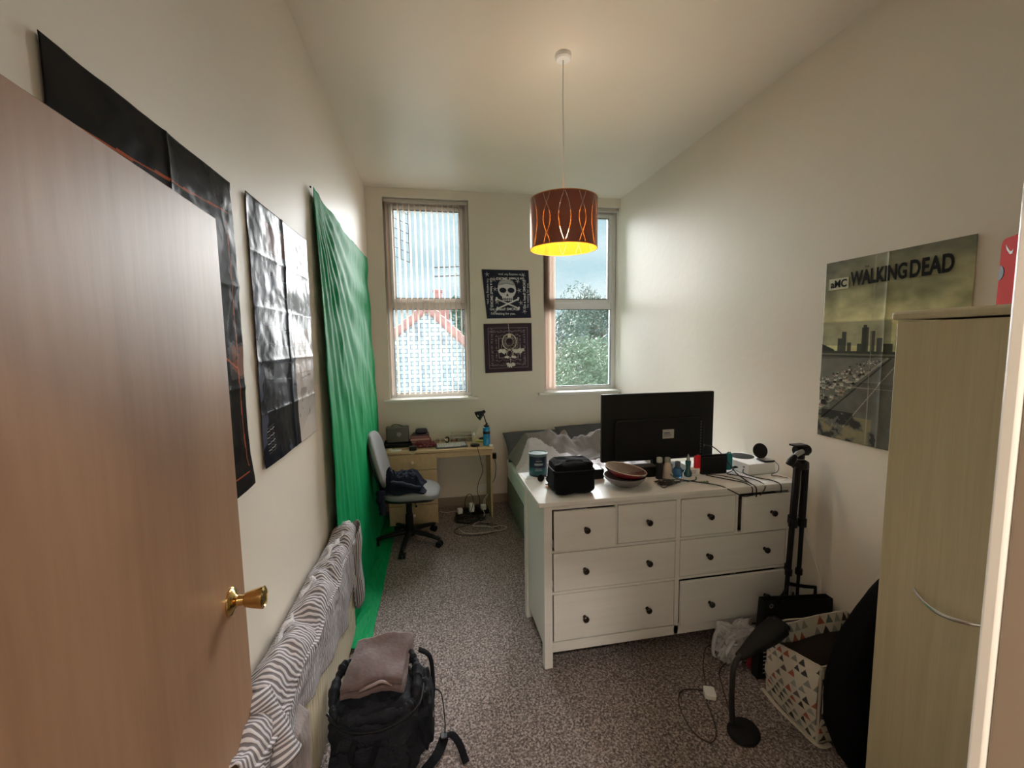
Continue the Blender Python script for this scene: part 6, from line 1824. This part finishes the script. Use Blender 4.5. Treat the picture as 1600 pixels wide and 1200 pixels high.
def plastic_bag():
    root = thing('plastic_bag', 'crumpled white translucent plastic bag on the floor under the bottom right drawer', 'bag', (1.60, 1.99, 0))
    m_ = mat('white_thin_plastic', (.66, .66, .68), .25, bump=(18, .9, .02), trans=.0, alpha=.72)
    MB().grid(soft_box(1.625, 1.965, .088, .115, .062, .088, p=2.8, seed=4, amp=.022), 70, 36, wrapu=True).build('bag_film', m_, root)
    for pts in (((1.535, 1.97, .13), (1.50, 1.98, .16), (1.47, 1.975, .10), (1.465, 1.96, .03), (1.51, 1.95, .02)), ((1.56, 1.92, .12), (1.53, 1.90, .15), (1.49, 1.90, .08), (1.53, 1.905, .03))):
        MB().tube(spline(pts, 8), .012, 8, flat=(.25, 1)).build('handle_loop', m_, root)
plastic_bag()
r0 = thing('red_packet', 'small crumpled dark red packet beside the white plastic bag', 'packet', (1.64, 1.88, 0))
MB().grid(soft_box(1.635, 1.875, .045, .032, .018, .044, p=3, seed=2, amp=.006), 24, 14, wrapu=True).build('foil_wrap', mat('dark_red_foil', (.20, .008, .02), .35), r0)

# ------------------------------------------------------------------ wardrobe and shoe box
WX = 1.500
def wardrobe():
    y0, y1, zt = .292, 1.165, 1.800
    root = thing('wardrobe', 'tall pale oak laminate wardrobe with curved steel handle against the right wall', 'wardrobe', (1.78, .73, 0))
    b = MB()
    b.box(WX + .020, XR - .004, y1 - .018, y1, 0, zt); b.box(WX + .020, XR - .004, y0, y0 + .018, 0, zt)
    b.box(XR - .010, XR - .004, y0 + .018, y1 - .018, 0, zt); b.box(WX + .020, XR - .010, y0 + .018, y1 - .018, .06, .078)
    b.box(WX + .03, WX + .045, y0 + .018, y1 - .018, 0, .06)
    b.build('carcass', M_ward, root, bevel=.001)
    MB().box(WX - .012, XR - .004, y0 - .0, y1 + .012, zt + .004, zt + .032).build('top_board', M_ward, root, bevel=.010, seg=4)
    ys = [(y1 - .001, .842), (.838, y0 + .001)]
    for i, (a, b_) in enumerate(ys):
        d = MB().box(WX, WX + .018, b_, a, .065, zt - .002).build('door', M_ward, root, bevel=.0015)
        h0, h1 = (1.052, .872) if i == 0 else (.80, .62)
        pts = []
        for k in range(15):
            t = k / 14
            s_ = math.sin(PI * t)
            pts.append((WX - .004 - .030 * s_ ** .7, h0 + (h1 - h0) * t, .948 - .006 * t - .018 * s_))
        MB().tube(pts, [.0045 + .0015 * math.sin(PI * k / 14) for k in range(15)], 8).build('handle', M_steel, d)
wardrobe()
def shoe_box():
    z0 = 1.8325
    root = thing('shoe_box', 'bright red shoe box with a white curved tick logo standing on the wardrobe', 'box', (1.80, .98, z0))
    o = Vector((1.690, .985, z0)); te = Vector((.61, .80, 0)).normalized(); tl = Vector((.80, -.61, 0)).normalized()
    M = Matrix((te, tl, Vector((0, 0, 1)))).transposed().to_4x4(); M.translation = o
    # local: x along the narrow end, y along the long side
    red = mat('bright_red_card', (.56, .022, .018), .6, spec=.08)
    MB().box(.0, .105, .004, .330, 0, .215, M=M).build('box_body', mat('deep_red_card', (.40, .016, .014), .6, spec=.08), root, bevel=.001)
    pts = [(0, 0), (.105, 0), (.105, .185)] + [(.105 - .022 + .022 * math.cos(R(a)), .190 + .022 * math.sin(R(a))) for a in range(0, 91, 15)] + [(.022 - .022 * math.sin(R(a)), .190 + .022 * math.cos(R(a))) for a in range(0, 91, 15)]
    MB().prism(pts, 'y', -.002, .003, M=M).build('end_flap', red, root)
    MB().prism([(.105 + .0, .098)] + [(.105 - .030 * math.cos(R(a)), .110 + .024 * math.sin(R(a))) for a in range(-75, 76, 10)] , 'y', -.0035, -.0015, M=M).build('finger_hole', M_black, root)
    sw = [(.078, .192), (.070, .176), (.052, .160), (.040, .160), (.036, .172), (.044, .168), (.054, .170), (.066, .180)]
    MB().prism([(x, z) for x, z in sw], 'y', -.0032, -.0012, M=M).build('tick_logo', mat('white_print', (.75, .75, .75), .5), root)
shoe_box()
